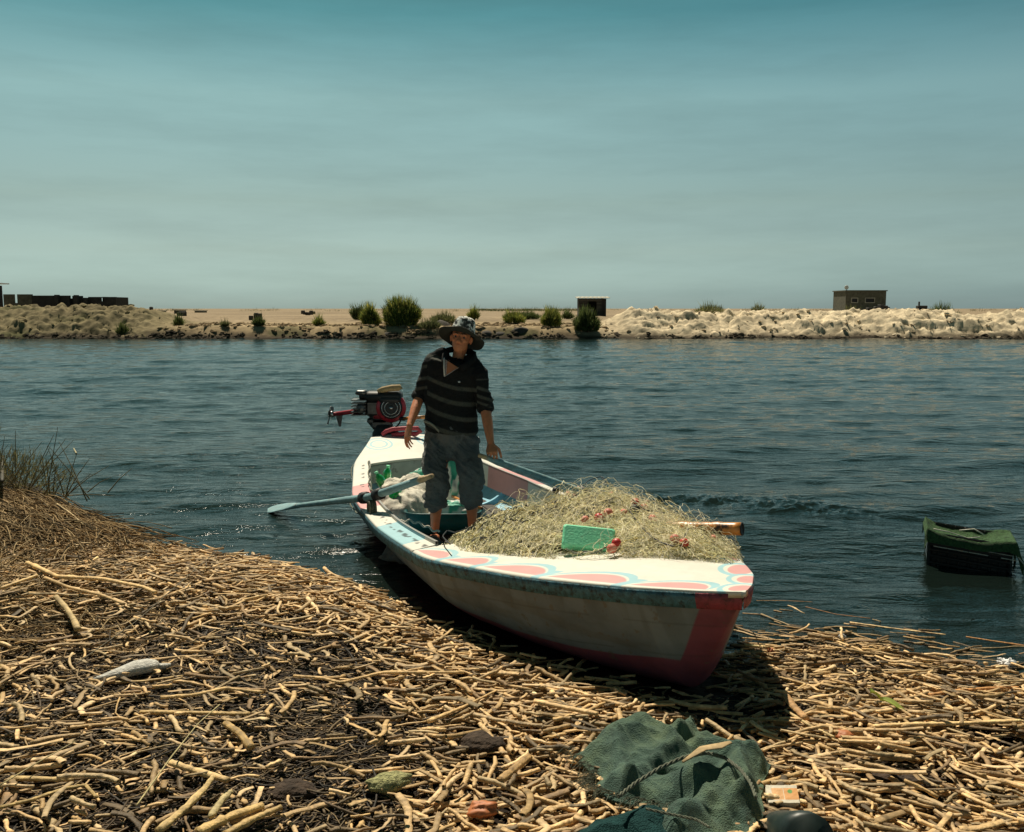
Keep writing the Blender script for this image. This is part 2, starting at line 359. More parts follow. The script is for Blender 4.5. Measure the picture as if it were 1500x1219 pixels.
# ------------------------------------------------------------------ water
def wave(x, y):
    r = np.random.default_rng(5); z = 0*x
    cal = .55+.9*fbm(x*.13, y*.22, 77, 3)               # gusty and calm patches
    for i in range(46):
        lam = .28*(1.085**i); lam = min(lam, 3.4)*(1+.2*r.random())
        th = R(96)+r.normal()*R(24)
        k = 2*math.pi/lam; amp = .0105*lam**1.0*(.5+r.random())*.30*(1.25 if .35 < lam < 1.0 else .8)
        if lam > 1.2: amp *= .55
        ph = r.random()*6.28
        a = k*(x*math.cos(th)+y*math.sin(th))+ph+1.3*np.sin(.31*x+.17*y+i)
        z = z+amp*(np.sin(a)+.18*np.sin(2*a+.6))
    z = z*cal
    # broken water: where the net drags right of the bow, along the left bank and off the port quarter
    def chop(cx, cy, sx, sy, rot, amp):
        c, s = math.cos(rot), math.sin(rot); u = ((x-cx)*c+(y-cy)*s)/sx; v = (-(x-cx)*s+(y-cy)*c)/sy
        m = np.exp(-(u*u+v*v)**1.4)
        return m*amp*(fbm(x*13, y*13, 91, 4, .7)-.5)*1.5+m*amp*.3
    z = z+chop(1.9, 8.75, 1.1, .32, -.30, .07)+chop(2.65, 8.2, .55, .24, -.3, .05)
    z = z+chop(-3.3, 9.2, .9, .28, -.1, .016)+chop(-3.9, 11.6, .9, .3, .05, .016)+chop(-1.9, 12.5, .7, .35, 0, .02)+chop(-.2, 12.3, 1.2, .3, 0, .016)+chop(3.05, 6.02, .22, .12, -.2, .03)
    sd = g_sd(x, y); z = z*(.25+.75*sstep(.0, -1.0, sd))
    return z
wx = sinh_axis(-150, 150, 1000, 4.6, 0.0)
wy = np.concatenate([np.linspace(-30, 2.4, 8), np.exp(np.linspace(math.log(2.6), math.log(59), 640)), [60, 64, 70]])
X, Y = np.meshgrid(wx, wy, indexing='ij'); Z = wave(X, Y)
Z = np.where(abs(X) > 60, Z*.3, Z)
me = raw_mesh('water', np.stack([X, Y, Z], -1).reshape(-1, 3), grid_faces(*X.shape), mats=[M_water])
tag(obj('water', me, M_water), 'dark teal rippled water of the channel', kind='structure')

# ------------------------------------------------------------------ far bank
def fb_edge(x): return 57.2+1.1*(fbm(x*.12, 0*x, 5)-.5)*2+.5*(vn(x*.9, 0*x, 6)-.5)
def fb_z(x, y):
    e = fb_edge(x); t = y-e
    right = sstep(5.0, 8.5, x)*1.0; left = 1-sstep(-24.5, -21.5, x)
    mid = .62+.16*fbm(x*.2, y*.2, 8)
    prof_mid = mid*sstep(-.2, 1.6, t)+.28*sstep(5, 16, t)
    n1 = fbm(x*.35, y*.35, 9)
    rh = 1.62+.22*(fbm(x*.22, 0*x, 10)-.5)*2+.12*np.exp(-((x-8)/2.5)**2)
    prof_r = rh*sstep(-.3, 4.3, t)-.65*sstep(6, 10, t)
    lh = 1.92+.2*(fbm(x*.3, 0*x+3, 12)-.5)*2-.25*sstep(-27, -22, x)
    prof_l = lh*sstep(-.3, 4.5, t)-.8*sstep(6.5, 11, t)
    z = prof_mid*(1-right)*(1-left)+prof_r*right+prof_l*left
    hill = np.maximum(right, left)*(1-sstep(5.5, 9, t))*sstep(-.2, .8, t)
    z = z+hill*(.50*(ridge(x*.45, y*.7, 13)-.62)-.46*(ridge(x*1.1+.5*y, y*1.5, 14, 2)-.5)-.26*(ridge(x*2.6-.8*y, y*3.0, 15, 2)-.5)-.12*(ridge(x*6, y*6, 19, 1)-.5))
    low = (1-right)*(1-left)*sstep(-.3, .5, t)
    z = z+low*(-.08*(ridge(x*2.2, y*2.6, 20, 2)-.5)*np.exp(-np.maximum(t-1, 0)/3)+.22*(ridge(x*.7, y*.9, 16)-.6)*np.exp(-np.maximum(t-.5, 0)/2.5)+.10*(fbm(x*1.4, y*.8, 17)-.5))
    far = sstep(20, 60, t)
    z = np.where(t > 30, z*(1-far)+far*(1.0+.25*(fbm(x*.012, y*.02, 18)-.4)), z)
    return np.where(t < -.2, -.5, z)
_g = 36+np.cumsum(.14*1.035**np.arange(0, 190)); _g = _g[_g < 2600]; fx = np.concatenate([-_g[::-1], np.arange(-36, 36.01, .13), _g])
t0 = np.arange(0, 60)*.13+56.0; t1 = 63.8+np.cumsum(.16*1.07**np.arange(0, 60)); t2 = np.exp(np.linspace(math.log(t1[-1]+10), math.log(5000), 40))
fy = np.concatenate([[54.5], t0, t1, t2])
X, Y = np.meshgrid(fx, fy, indexing='ij'); Z = fb_z(X, Y)
n2 = fbm(X*.5, Y*.5, 40)[..., None]; n3 = fbm(X*.08, Y*.05, 41)[..., None]
rr = sstep(3.5, 8, X)[..., None]; ll = (1-sstep(-24, -19, X))[..., None]
cR = V(.62, .52, .36); cL = V(.185, .155, .088); cM = V(.34, .26, .155)
gc = cM*(1-rr)*(1-ll)+cR*rr+cL*ll
gc = gc*(.72+.56*n2)
tt = (Y-fb_edge(X))[..., None]
plain = sstep(7, 14, tt); gc = gc*(1-plain)+plain*(V(.28, .215, .14)*(.6+.8*n3))
wet = (1-sstep(.0, .55, Z[..., None]+.25*(n2-.5)))*(tt < 3); gc = gc*(1-wet)+V(.045, .035, .025)*wet
veg = sstep(.55, .66, fbm(X*.35, Y*.5, 44))[..., None]*(1-rr)*(tt < 5)*(tt > .3); gc = gc*(1-.6*veg)+V(.06, .07, .025)*.6*veg
mb = MB().add(np.stack([X, Y, Z], -1).reshape(-1, 3), grid_faces(*X.shape), col=gc.reshape(-1, 3))
tag(obj('far_bank', mb, M_bank, origin=(0, 0, 0), smooth=True), 'pale rubbly earth bank and flat plain across the channel', kind='structure')
def fz(x, y): return float(fb_z(np.array([x], float), np.array([y], float))[0])
#@@SECTION2
# ------------------------------------------------------------------ far bank: bushes, rocks, ruins, shack, house
def bush_mb(mb, cx, cy, wd, ht, n, greens, spread=.6, blade=.05, zb=None, stems=True):
    zb = fz(cx, cy) if zb is None else zb
    r = np.random.default_rng(int(abs(cx*97+cy*13)*10) % 99991)
    nc = max(6, int(wd*6)); r0 = r.integers(1000)
    th = r.uniform(0, 6.28, n); cz = 1-r.random(n)*1.35; ra = r.random(n)**.33; sz = np.sqrt(np.clip(1-cz*cz, 0, 1)); sz = np.where(cz < 0, 1.0, sz)
    lump = .62+.62*vn(np.cos(th)*1.7+cz*1.3+r0, np.sin(th)*1.7-cz*1.9+r0, 5)+.16*(vn(np.cos(th)*5+r0, np.sin(th)*5+cz*5, 6)-.5)
    px = np.cos(th)*sz*ra*lump*wd*.5; py = np.sin(th)*sz*ra*lump*wd*.36; pz = ht*np.where(cz > 0, .30+.70*cz*ra*lump, .30*(1+cz/.36)); px = px*np.where(cz < 0, 1+cz*.5, 1)
    k = (vn(px/wd*7+r0, pz/ht*6+py/wd*5, 7)*12).astype(int); u = pz/ht
    base = np.stack([cx+px, cy+py, zb+pz], 1)
    cx_ = r.normal(size=nc)*wd*.16; cy_ = r.normal(size=nc)*wd*.1; ch = ht*r.uniform(.7, 1.02, nc)
    d = np.stack([px/wd*spread*2+r.normal(size=n)*.5, py/wd*spread*2+r.normal(size=n)*.5,   .6+.9*r.random(n)+.9*(u > .6)], 1); d /= np.linalg.norm(d, axis=1, keepdims=True)
    ln = blade*(2.4+4.5*r.random(n))*(1+.8*(u > .8)); q_ = np.cross(d, r.normal(size=(n, 3))); q_ /= np.linalg.norm(q_, axis=1, keepdims=True)+1e-9; q_ = q_*blade*(.18+.22*r.random((n, 1)))
    P = np.stack([base-q_, base+q_, base+d*ln[:, None]*.6+q_*.6, base+d*ln[:, None]], 1).reshape(-1, 3)
    o = np.arange(n)[:, None]*4; T = np.concatenate([o+np.array([[0, 1, 2]]), o+np.array([[0, 2, 3]])])
    g = np.array(greens)[(k*3+r.integers(0, 2, size=n)) % len(greens)]*(.6+.8*r.random((n, 1)))*(.75+.6*((k*7) % 5)/4)[:, None]
    mb.add(P, None, T, col=np.repeat(g, 4, 0))
    if stems:
        for i in range(int(6+wd*6)):
            j = r.integers(nc); p0 = V(cx+cx_[j]*.5, cy+cy_[j]*.5, zb-.1); h = ch[j]*(.9+.25*r.random()); lx = cx_[j]*.7+r.normal()*.05*wd
            tube(mb, [p0, p0+V(lx*.4, 0, h*.5), p0+V(lx, r.normal()*.1, h)], [.02*blade/.05, .014*blade/.05, .004], 4, col=V(.09, .07, .035), caps=False)
    return mb
G1 = [(.052, .075, .018), (.085, .10, .022), (.13, .13, .035), (.035, .05, .015)]
G2 = [(.03, .042, .016), (.045, .06, .02), (.022, .03, .012)]
G3 = [(.10, .11, .05), (.07, .085, .04), (.15, .14, .07)]
BS = [ # px, base px row, depth, px width, px height, count, palette, label
 (590, 490, 59.6, 62, 44, 9000, G1, 'big rounded olive bush, tallest on the far bank, left of the hat'),
 (543, 486, 59.8, 34, 30, 2600, G1, 'mid sized olive bush just left of the biggest far bush'),
 (525, 470, 72, 26, 22, 1600, G2, 'small dark round bush, leftmost of the cluster left of the man'),
 (650, 474, 66, 52, 18, 2600, G3, 'low spreading yellow green bush between the biggest bush and the man\'s hat'),
 (693, 470, 72, 20, 16, 900, G1, 'small bush showing just right of the crown of the man\'s hat'),
 (754, 475, 66, 44, 18, 2400, G1, 'low wide green bush on the far bank midway between the hat and the shack'),
 (771, 470, 72, 50, 9, 1400, G2, 'flat dark strip of scrub behind the wide bush left of the shack'),
 (806, 490, 59.4, 36, 26, 2600, G1, 'round green bush at the water edge left of the shack'),
 (812, 468, 76, 22, 10, 700, G1, 'small green tuft on the flat ground just behind the round waterside bush'),
 (831, 468, 76, 18, 10, 600, G2, 'tiny dark tuft nearest the left wall of the shack'),
 (860, 498, 58.3, 42, 33, 3800, G2, 'dark green bush overhanging the water below the shack'),
 (1040, 456, 64, 56, 15, 900, G3, 'wispy grey green grass tuft on the crest of the pale mound, right of the shack'),
 (1110, 457, 64, 28, 11, 350, G3, 'faint thin grass tuft on the mound crest left of the block house'),
 (1247, 457, 66, 38, 15, 1100, G3, 'grey green tuft in front of the block house'),
 (1382, 456, 66, 58, 21, 2600, G2, 'dark spiky bush on the mound crest near the right edge'),
 (630, 492, 58.6, 40, 12, 1500, G3, 'low brownish tuft on the waterline below the biggest bush'),
 (380, 491, 58.6, 30, 13, 1300, G2, 'dark low weeds on the waterline left of the man, nearest the clump of shrubs'),
 (467, 486, 60, 26, 12, 900, G1, 'small green weeds above a dark ledge at the left of the bush cluster'),
 (180, 492, 58.6, 34, 16, 1400, G2, 'dark weeds low on the left mound slope near the water'),
 (262, 478, 60, 22, 16, 900, G2, 'dark scraggy weeds at the foot of the left mound\'s right end'),
 (330, 489, 58.6, 22, 8, 600, G3, 'thin pale weeds on the low bank right of the left mound'),
]
for (px, by, d, pw, ph, n, pal, lab) in BS:
    p = un(px, by, d=d); s = d/FPX; pw *= .82; ph *= .66; pal = [tuple(1.55*c for c in q) for q in pal] if pal is not G3 else G3
    if px < 500: pw *= .6; ph *= .55
    wispy = pal is G3
    mb = bush_mb(MB(), p[0], p[1], pw*s, ph*s*1.12, n, pal, .5 if wispy else .75, .07 if not wispy else .05)
    tag(obj('bush', mb, M_bush, smooth=False), lab, 'bush', 'bushes and weeds on the far bank')
def rock_mb(c, s, seed, flat=.6):
    mb = MB(); ball(mb, (0, 0, 0), 1, 14, 9); v = mb.v[0]; k = .75+.5*fbm(v[:, 0]*1.3+seed*3, v[:, 1]*1.3+v[:, 2]*1.1, seed, 3)
    mb.v[0] = v*k[:, None]*np.array([s, s*.8, s*flat])+np.asarray(c); return mb
for px, py, d, ps, lab in [(645, 482, 60.5, 17, 'largest grey boulder, right of the biggest bush'), (712, 492, 58.2, 11, 'dark waterside boulder just right of the man\'s hat'),
        (734, 492, 58.2, 9, 'second dark waterside boulder right of the man\'s hat, rounder than the first'), (762, 488, 58.4, 13, 'rough dark boulder below the low wide bush'),
        (775, 492, 58.2, 8, 'small boulder at the right foot of the rough dark one'), (570, 494, 58.4, 12, 'flat dark boulder at the waterline under the biggest bush'),
        (690, 493, 58.2, 9, 'dark boulder at the waterline hidden partly by the man\'s hat brim')]:
    p = un(px, py, d=d)
    tag(obj('boulder', rock_mb((p[0], p[1], p[2]+.0), ps*d/FPX, int(px), .7), M_rock), lab, 'boulder', 'boulders along the far waterline')
def rubble(n, x0, x1, t0_, t1_, smin, smax, col, name, lab, seed, pw=2.0):
    r = np.random.default_rng(seed); x = r.uniform(x0, x1, n); y = fb_edge(x)+t0_+(t1_-t0_)*r.random(n); k = fbm(x*.8, y*.8, seed, 3) > .38; x, y = x[k], y[k]; n = len(x)
    z = fb_z(x, y); s_ = smin+(smax-smin)*r.random(n)**pw; th = np.arange(7)/7*2*np.pi
    rows = [(-.6, .7), (-.1, 1.0), (.45, .75), (.8, .25)]; vs = []
    for h, k_ in rows: vs.append(np.stack([np.cos(th)*k_+0*n, np.sin(th)*k_, np.full(7, h*.65)], 1))
    B0 = np.array(vs).reshape(1, 28, 3)*(1+.28*r.normal(size=(n, 28, 1)))*np.stack([1+.7*r.random(n), .8+0*x, .55+.5*r.random(n)], 1)[:, None]
    a = r.uniform(0, 6.28, n)[:, None]; R_x = B0[..., 0]*np.cos(a)-B0[..., 1]*np.sin(a); R_y = B0[..., 0]*np.sin(a)+B0[..., 1]*np.cos(a)
    W0 = np.stack([R_x, R_y, B0[..., 2]], -1)*s_[:, None, None]+np.stack([x, y, z+s_*.1], 1)[:, None]
    i = np.arange(3)[:, None]*7; j = np.arange(7)[None]; q = np.stack([i+j, i+(j+1) % 7, i+7+(j+1) % 7, i+7+j], -1).reshape(-1, 4); q = np.concatenate([q, [[21, 22, 23, 24], [21, 24, 25, 27], [25, 26, 27, 25]]])[:23]
    c = np.array(col)*(.6+.7*r.random((n, 1, 1)))+np.zeros((n, 28, 3)); mb = MB().add(W0.reshape(-1, 3), (q[None]+np.arange(n)[:, None, None]*28).reshape(-1, 4), col=c.reshape(-1, 3))
    tag(obj(name, mb, M_bank, smooth=False, origin=(0, 0, 0)), lab, 'rubble', kind='stuff')
rubble(800, 5.5, 60, .2, 6.5, .03, .17, (.60, .50, .355), 'pale_rubble', 'pale broken lumps all over the right hand mound', 51)
rubble(500, -60, -21.5, .2, 6.5, .03, .17, (.26, .22, .12), 'brown_rubble', 'brown clods all over the left hand mound', 52)
rubble(2200, -60, 60, -.1, .7, .05, .22, (.06, .05, .035), 'dark_shore_rubble', 'dark wet stones along the far waterline', 53)
rubble(1500, -22, 6, .6, 9, .04, .20, (.30, .22, .13), 'low_bank_rubble', 'scattered clods on the low middle bank', 54)
# ruin
rd = 100.0; rs = rd/FPX
def wx_(px, d): return (px-750)/FPX*d*1.0
rz = lambda py, d: CAMZ-(py-452)/FPX*d
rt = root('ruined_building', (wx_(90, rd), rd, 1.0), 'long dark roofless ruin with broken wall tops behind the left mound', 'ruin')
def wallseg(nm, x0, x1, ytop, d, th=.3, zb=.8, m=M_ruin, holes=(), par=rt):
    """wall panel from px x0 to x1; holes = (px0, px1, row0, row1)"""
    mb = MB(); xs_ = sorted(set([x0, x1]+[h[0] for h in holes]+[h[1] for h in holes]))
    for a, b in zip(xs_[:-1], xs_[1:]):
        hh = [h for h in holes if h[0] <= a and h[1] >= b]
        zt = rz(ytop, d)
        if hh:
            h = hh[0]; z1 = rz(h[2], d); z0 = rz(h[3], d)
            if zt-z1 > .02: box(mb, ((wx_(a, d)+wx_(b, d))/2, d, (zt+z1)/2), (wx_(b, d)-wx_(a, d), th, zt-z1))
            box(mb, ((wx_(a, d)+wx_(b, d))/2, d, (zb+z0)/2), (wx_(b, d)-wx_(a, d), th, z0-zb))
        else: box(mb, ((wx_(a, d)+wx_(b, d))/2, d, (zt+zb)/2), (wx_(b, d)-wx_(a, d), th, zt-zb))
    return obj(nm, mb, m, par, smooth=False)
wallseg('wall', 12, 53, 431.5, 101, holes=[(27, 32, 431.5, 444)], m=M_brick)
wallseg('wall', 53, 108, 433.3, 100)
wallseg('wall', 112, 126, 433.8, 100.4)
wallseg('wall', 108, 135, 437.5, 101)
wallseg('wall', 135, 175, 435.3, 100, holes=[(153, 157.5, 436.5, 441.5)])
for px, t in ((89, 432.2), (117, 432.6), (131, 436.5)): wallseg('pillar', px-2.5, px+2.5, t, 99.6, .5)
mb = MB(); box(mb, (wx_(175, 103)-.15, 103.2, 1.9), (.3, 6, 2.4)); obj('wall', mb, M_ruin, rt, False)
rt2 = root('watch_hut', (wx_(1, 98), 98, 1.0), 'small dark hut with a thin overhanging roof at the left end of the ruin', 'hut')
mb = MB(); box(mb, (wx_(-6, 98), 98, 2.2), (1.5, 1.5, 4.1)); obj('wall', mb, M_ruin, rt2, False)
mb = MB(); box(mb, (wx_(-5, 98), 98, 4.45), (2.5, 2.3, .12)); tube(mb, [(wx_(4, 98), 97.4, 4.4), (wx_(12, 98), 97.2, 4.15)], .04, 5); obj('roof', mb, M_plank, rt2, False)
# shack
sd_ = 95.0; x0, x1, x2 = wx_(847, sd_), wx_(880, sd_), wx_(890, sd_); zt = rz(437.5, sd_); zb = rz(464, sd_)-.35
st = root('wooden_shack', ((x0+x1)/2, sd_, zb), 'small dark plank shack with a pale flat roof and an open doorway', 'shack')
mb = MB(); r = np.random.default_rng(3)
for i in range(15):
    z = zb+(zt-zb)*(i+.5)/15
    for a, b in ([(x0, x0+.95), (x1-.5, x1)] if 1 < i < 13 else [(x0, x1)]):
        k = .03+.13*r.random()*(1.6 if (i < 7 and a < x0+.5) else .35); box(mb, ((a+b)/2, sd_, z), (b-a-.01, .06, (zt-zb)/15*.86), col=V(k, k*.93, k*.78))
box(mb, (x1-.42, sd_+.02, (zt+zb)/2-.15), (.12, .08, (zt-zb)*.7), col=V(.04, .035, .03)); box(mb, (x0+1.25, sd_+.02, (zb+.55)), (.55, .05, 1.2), col=V(.22, .2, .16))
obj('front_wall', mb, M_plank, st, False)
mb = MB()
for i in range(12):
    k = .02+.05*r.random(); box(mb, (x1+(x2-x1)*(i+.5)/12, sd_+.1+(i+.5)/12*2.2, (zt+zb)/2), ((x2-x1)/12*1.05, .2, zt-zb), col=V(k, k*.9, k*.8))
obj('side_wall', mb, M_plank, st, False)
mb = MB(); box(mb, ((x0+x2)/2, sd_+2.3, (zt+zb)/2), (x2-x0-.1, .06, zt-zb), col=V(.03, .03, .03)); box(mb, (x0+.04, sd_+1.15, (zt+zb)/2), (.06, 2.2, zt-zb), col=V(.03, .03, .03)); obj('back_wall', mb, M_plank, st, False)
mb = MB(); A = Matrix.Rotation(R(3), 3, 'X')
for i in range(16): box(mb, (x0-.2+(x2-x0+.35)*(i+.5)/16, sd_+1.1, zt+.10+.03*(i % 2)), ((x2-x0+.35)/16, 2.9, .06), M=A, col=V(1, 1, 1))
obj('roof', mb, M_slab, st, False)
# block house
hd = 120.0; hx0, hx1 = wx_(1234.5, hd), wx_(1293, hd); hz1 = rz(427, hd); hz0 = .8
ht = root('block_house', ((hx0+hx1)/2, hd, hz0), 'grey flat roofed block house with two small dark windows behind the pale mound', 'house')
def hwall():
    mb = MB(); wins = [(1242.5, 1252.5, 436.5, 444), (1262.5, 1277, 436.5, 444)]
    xs_ = [1234.5, 1242.5, 1252.5, 1262.5, 1277, 1293]
    for a, b in zip(xs_[:-1], xs_[1:]):
        X0, X1 = wx_(a, hd), wx_(b, hd); w_ = [q for q in wins if q[0] == a]
        if w_:
            z1, z0 = rz(w_[0][2], hd), rz(w_[0][3], hd); box(mb, ((X0+X1)/2, hd, (hz1+z1)/2), (X1-X0, .25, hz1-z1)); box(mb, ((X0+X1)/2, hd, (hz0+z0)/2), (X1-X0, .25, z0-hz0))
        else: box(mb, ((X0+X1)/2, hd, (hz1+hz0)/2), (X1-X0, .25, hz1-hz0))
    for X_ in (hx0+.13, hx1-.13): box(mb, (X_, hd+2.2, (hz1+hz0)/2), (.24, 4.14, hz1-hz0))
    box(mb, ((hx0+hx1)/2, hd+4.4, (hz1+hz0)/2), (hx1-hx0, .25, hz1-hz0))
    return mb
obj('wall', hwall(), M_brick, ht, False)
mb = MB(); box(mb, ((hx0+hx1)/2, hd+2.2, hz1+.06), (hx1-hx0+.25, 4.9, .12)); obj('roof', mb, M_brick, ht, False)
for px0, px1 in ((1242.5, 1252.5), (1262.5, 1277)):
    X0, X1 = wx_(px0, hd), wx_(px1, hd); z1, z0 = rz(436.5, hd), rz(444, hd); mb = MB()
    for xx in ((X0+.04), X1-.04): box(mb, (xx, hd-.14, (z1+z0)/2), (.08, .06, z1-z0))
    for zz in (z0+.04, z1-.04): box(mb, ((X0+X1)/2, hd-.14, zz), (X1-X0-.17, .06, .08))
    fr = obj('window_frame', mb, M_slab, ht, False)
    mb = MB(); box(mb, ((X0+X1)/2, hd-.02, (z1+z0)/2), (X1-X0-.1, .03, z1-z0-.1))
    if px1 > 1270: box(mb, ((X0+X1)/2+.1, hd-.08, (z1+z0)/2), (.14, .04, z1-z0-.1))
    obj('pane', mb, M_black, fr, False)
mb = MB(); ball(mb, (0, 0, .28), (.28, .1, .28)); box(mb, (0, .02, .0), (.08, .08, .3)); v = [a+np.array([hx0+.2, hd+.3, hz1+.2]) for a in mb.v]; mb.v = v
tag(obj('water_tank', mb, M_white), 'small round white tank on the roof corner of the block house', 'tank')
mb = MB()
for i, (px, h) in enumerate(((1281, .5), (1288, .7), (1295, .6), (1300, .45), (1275, .35))): box(mb, (wx_(px, 112), 112+.3*i, rz(455, 112)+h/2-.2), (.7, .6, h+.4), rz=.4*i, bev=.06)
tag(obj('rubble_heap', mb, M_dark, smooth=False), 'heap of dark rubble at the right foot of the block house', 'rubble')
ct = root('cart', (wx_(1346, 105), 105, rz(455, 105)), 'tiny dark cart standing on the plain left of the spiky bush', 'cart')
mb = MB(); box(mb, (wx_(1346, 105), 105, rz(450, 105)), (1.1, .6, .35), bev=.05); box(mb, (wx_(1342, 105), 105, rz(446, 105)), (.15, .15, .6)); obj('body', mb, M_dark, ct, False)
for s in (-1, 1):
    mb = MB(); tube(mb, [(wx_(1346+3.5*s, 105), 104.6, rz(453.5, 105)), (wx_(1346+3.5*s, 105), 104.7, rz(453.5, 105))], .18, 12); obj('wheel', mb, M_black, ct)
# little things on the flat ground left of the man
for px, d, wd, h, lab, m in [(267, 150, 1.4, .55, 'tiny pale roofed hut on the horizon, nearest the left mound', M_slab), (297, 190, 2.0, .35, 'low pale flat building on the horizon right of the tiny hut', M_slab), (240, 210, 1.5, .3, 'smallest low hut on the horizon left of the tiny pale roofed hut', M_slab)]:
    x = wx_(px, d); z = fz(x, d); t_ = root('distant_hut', (x, d, z), lab, 'hut', 'distant huts on the plain')
    mb = MB(); box(mb, (x, d, z+h/2-.2), (wd, 1.6, h+.4)); obj('wall', mb, M_dark if px == 267 else M_brick, t_, False)
    mb = MB(); box(mb, (x, d, z+h+.1), (wd+.3, 1.9, .12)); obj('roof', mb, m, t_, False)
mb = MB(); p = un(222, 462, d=84); box(mb, (p[0], p[1], p[2]+.3), (.3, .25, .95), bev=.05); box(mb, (p[0]+.25, p[1]-.1, p[2]+.15), (.22, .2, .5), bev=.05)
tag(obj('stone_post', mb, M_dark, smooth=False), 'dark upright stone post beside the right end of the left mound', 'post')
for i, (px, py, d, sx, lab) in enumerate([(373, 468, 66, .95, 'dark broken block pile on the low bank with a pale scrap beside it'), (450, 462, 76, .8, 'dark block pile on the plain left of the bushes'), (272, 463, 82, 1.2, 'flat dark block pile under the tiny hut')]):
    p = un(px, py, d=d); mb = MB(); r = np.random.default_rng(i)
    for k in range(5): box(mb, (p[0]+(r.random()-.5)*sx*1.3, p[1]+(r.random()-.5)*.5, p[2]+.1+.2*r.random()), (.18+.25*r.random(), .3, .2+.2*r.random()), rz=r.random()*3, bev=.03)
    tag(obj('block_pile', mb, M_dark, smooth=False), lab, 'debris', 'dark block piles on the low bank')
# scrub line far behind (nobody could count it)
mb = MB(); r = np.random.default_rng(9)
for i in range(240):
    d = 240+200*r.random(); px = (690+170*r.random()) if i % 3 else (-60+1600*r.random()); x = wx_(px, d)
    bush_mb(mb, x, d, 5, .25+.45*r.random(), 40, G2, .6, .10, zb=fz(x, d), stems=False)
tag(obj('distant_scrub', mb, M_bush, smooth=False, origin=(0, 0, 0)), 'thin dark line of scrub on the horizon plain', 'scrub', kind='stuff')

# ------------------------------------------------------------------ the boat
BB = V(.98, 3.793); SS = V(-1.205, 9.705); BL = 6.303; bu = (BB-SS)/BL; bn = V(-bu[1], bu[0])
def b2w(x, y, z):
    x = np.asarray(x, float); y = np.asarray(y, float); z = np.asarray(z, float); x, y, z = np.broadcast_arrays(x, y, z)
    return np.stack([SS[0]+x*bu[0]+y*bn[0], SS[1]+x*bu[1]+y*bn[1], z], -1)
BROT = math.atan2(bu[1], bu[0])
_ks = np.array([0, .12, .3, .5, .7, .85, .94, .98, 1.0])*BL; _kw = np.array([.283, .607, .838, .894, .878, .593, .308, .120, 0.0])
_xx = np.linspace(0, BL, 631); _ww = np.interp(_xx, _ks, _kw)
_k = np.hanning(61); _k /= _k.sum(); _pad = np.pad(_ww, 30, mode='reflect', reflect_type='odd'); _ws = np.convolve(_pad, _k, 'valid')
_bl = sstep(5.75, 6.1, _xx); _ws = _ws*(1-_bl)+_ww*_bl
_k = np.hanning(9); _k /= _k.sum(); _ws = np.convolve(np.pad(_ws, 4, mode='edge'), _k, 'valid'); _ws[-1] = .004
bw = lambda x: np.interp(x, _xx, _ws)
_zc = np.polyfit([0, .4, .75, 1.0], [.504, .281, .44, .657], 3)
bz = lambda x: np.polyval(_zc, np.asarray(x)/BL)
def bk(x):
    return np.interp(x, [0, .6, 3, 5.0, 5.7, 5.93, 6.303], [.0, -.06, -.08, -.04, .04, .09, .64])
boat = root('fishing_boat', (*SS, 0.0), 'white wooden rowing boat painted pink and pale blue, bow on the reed bank', 'boat')
HX = np.unique(np.concatenate([np.linspace(0, 3, 120), np.linspace(3, 5.7, 330), np.linspace(5.7, BL, 110)]))
def hull_surf(side, inset=0.0, xs_=HX, nt=150, top=0.0):
    tt = np.linspace(0, 1, nt); P = []
    for x in xs_:
        wv = max(bw(x)-inset, .003); zt_ = bz(x)-.0+top; zk_ = min(bk(x)+inset, zt_-.01); h = zt_-zk_
        full = np.interp(x, [0, 1, 3, 4.6, 5.5, 6.0, 6.3], [.72, .80, .80, .84, .68, .30, .12])
        p0 = V(0, zk_); p1 = V(full*wv, zk_+.02*h); p2 = V(full*wv+.45*(1-full)*wv, zk_+.35*h); p3 = V(wv, zt_)
        q = np.outer((1-tt)**3, p0)+np.outer(3*(1-tt)**2*tt, p1)+np.outer(3*(1-tt)*tt**2, p2)+np.outer(tt**3, p3)
        P.append(np.c_[np.full(nt, x), side*q[:, 0], q[:, 1]])
    return np.array(P)
mb = MB()
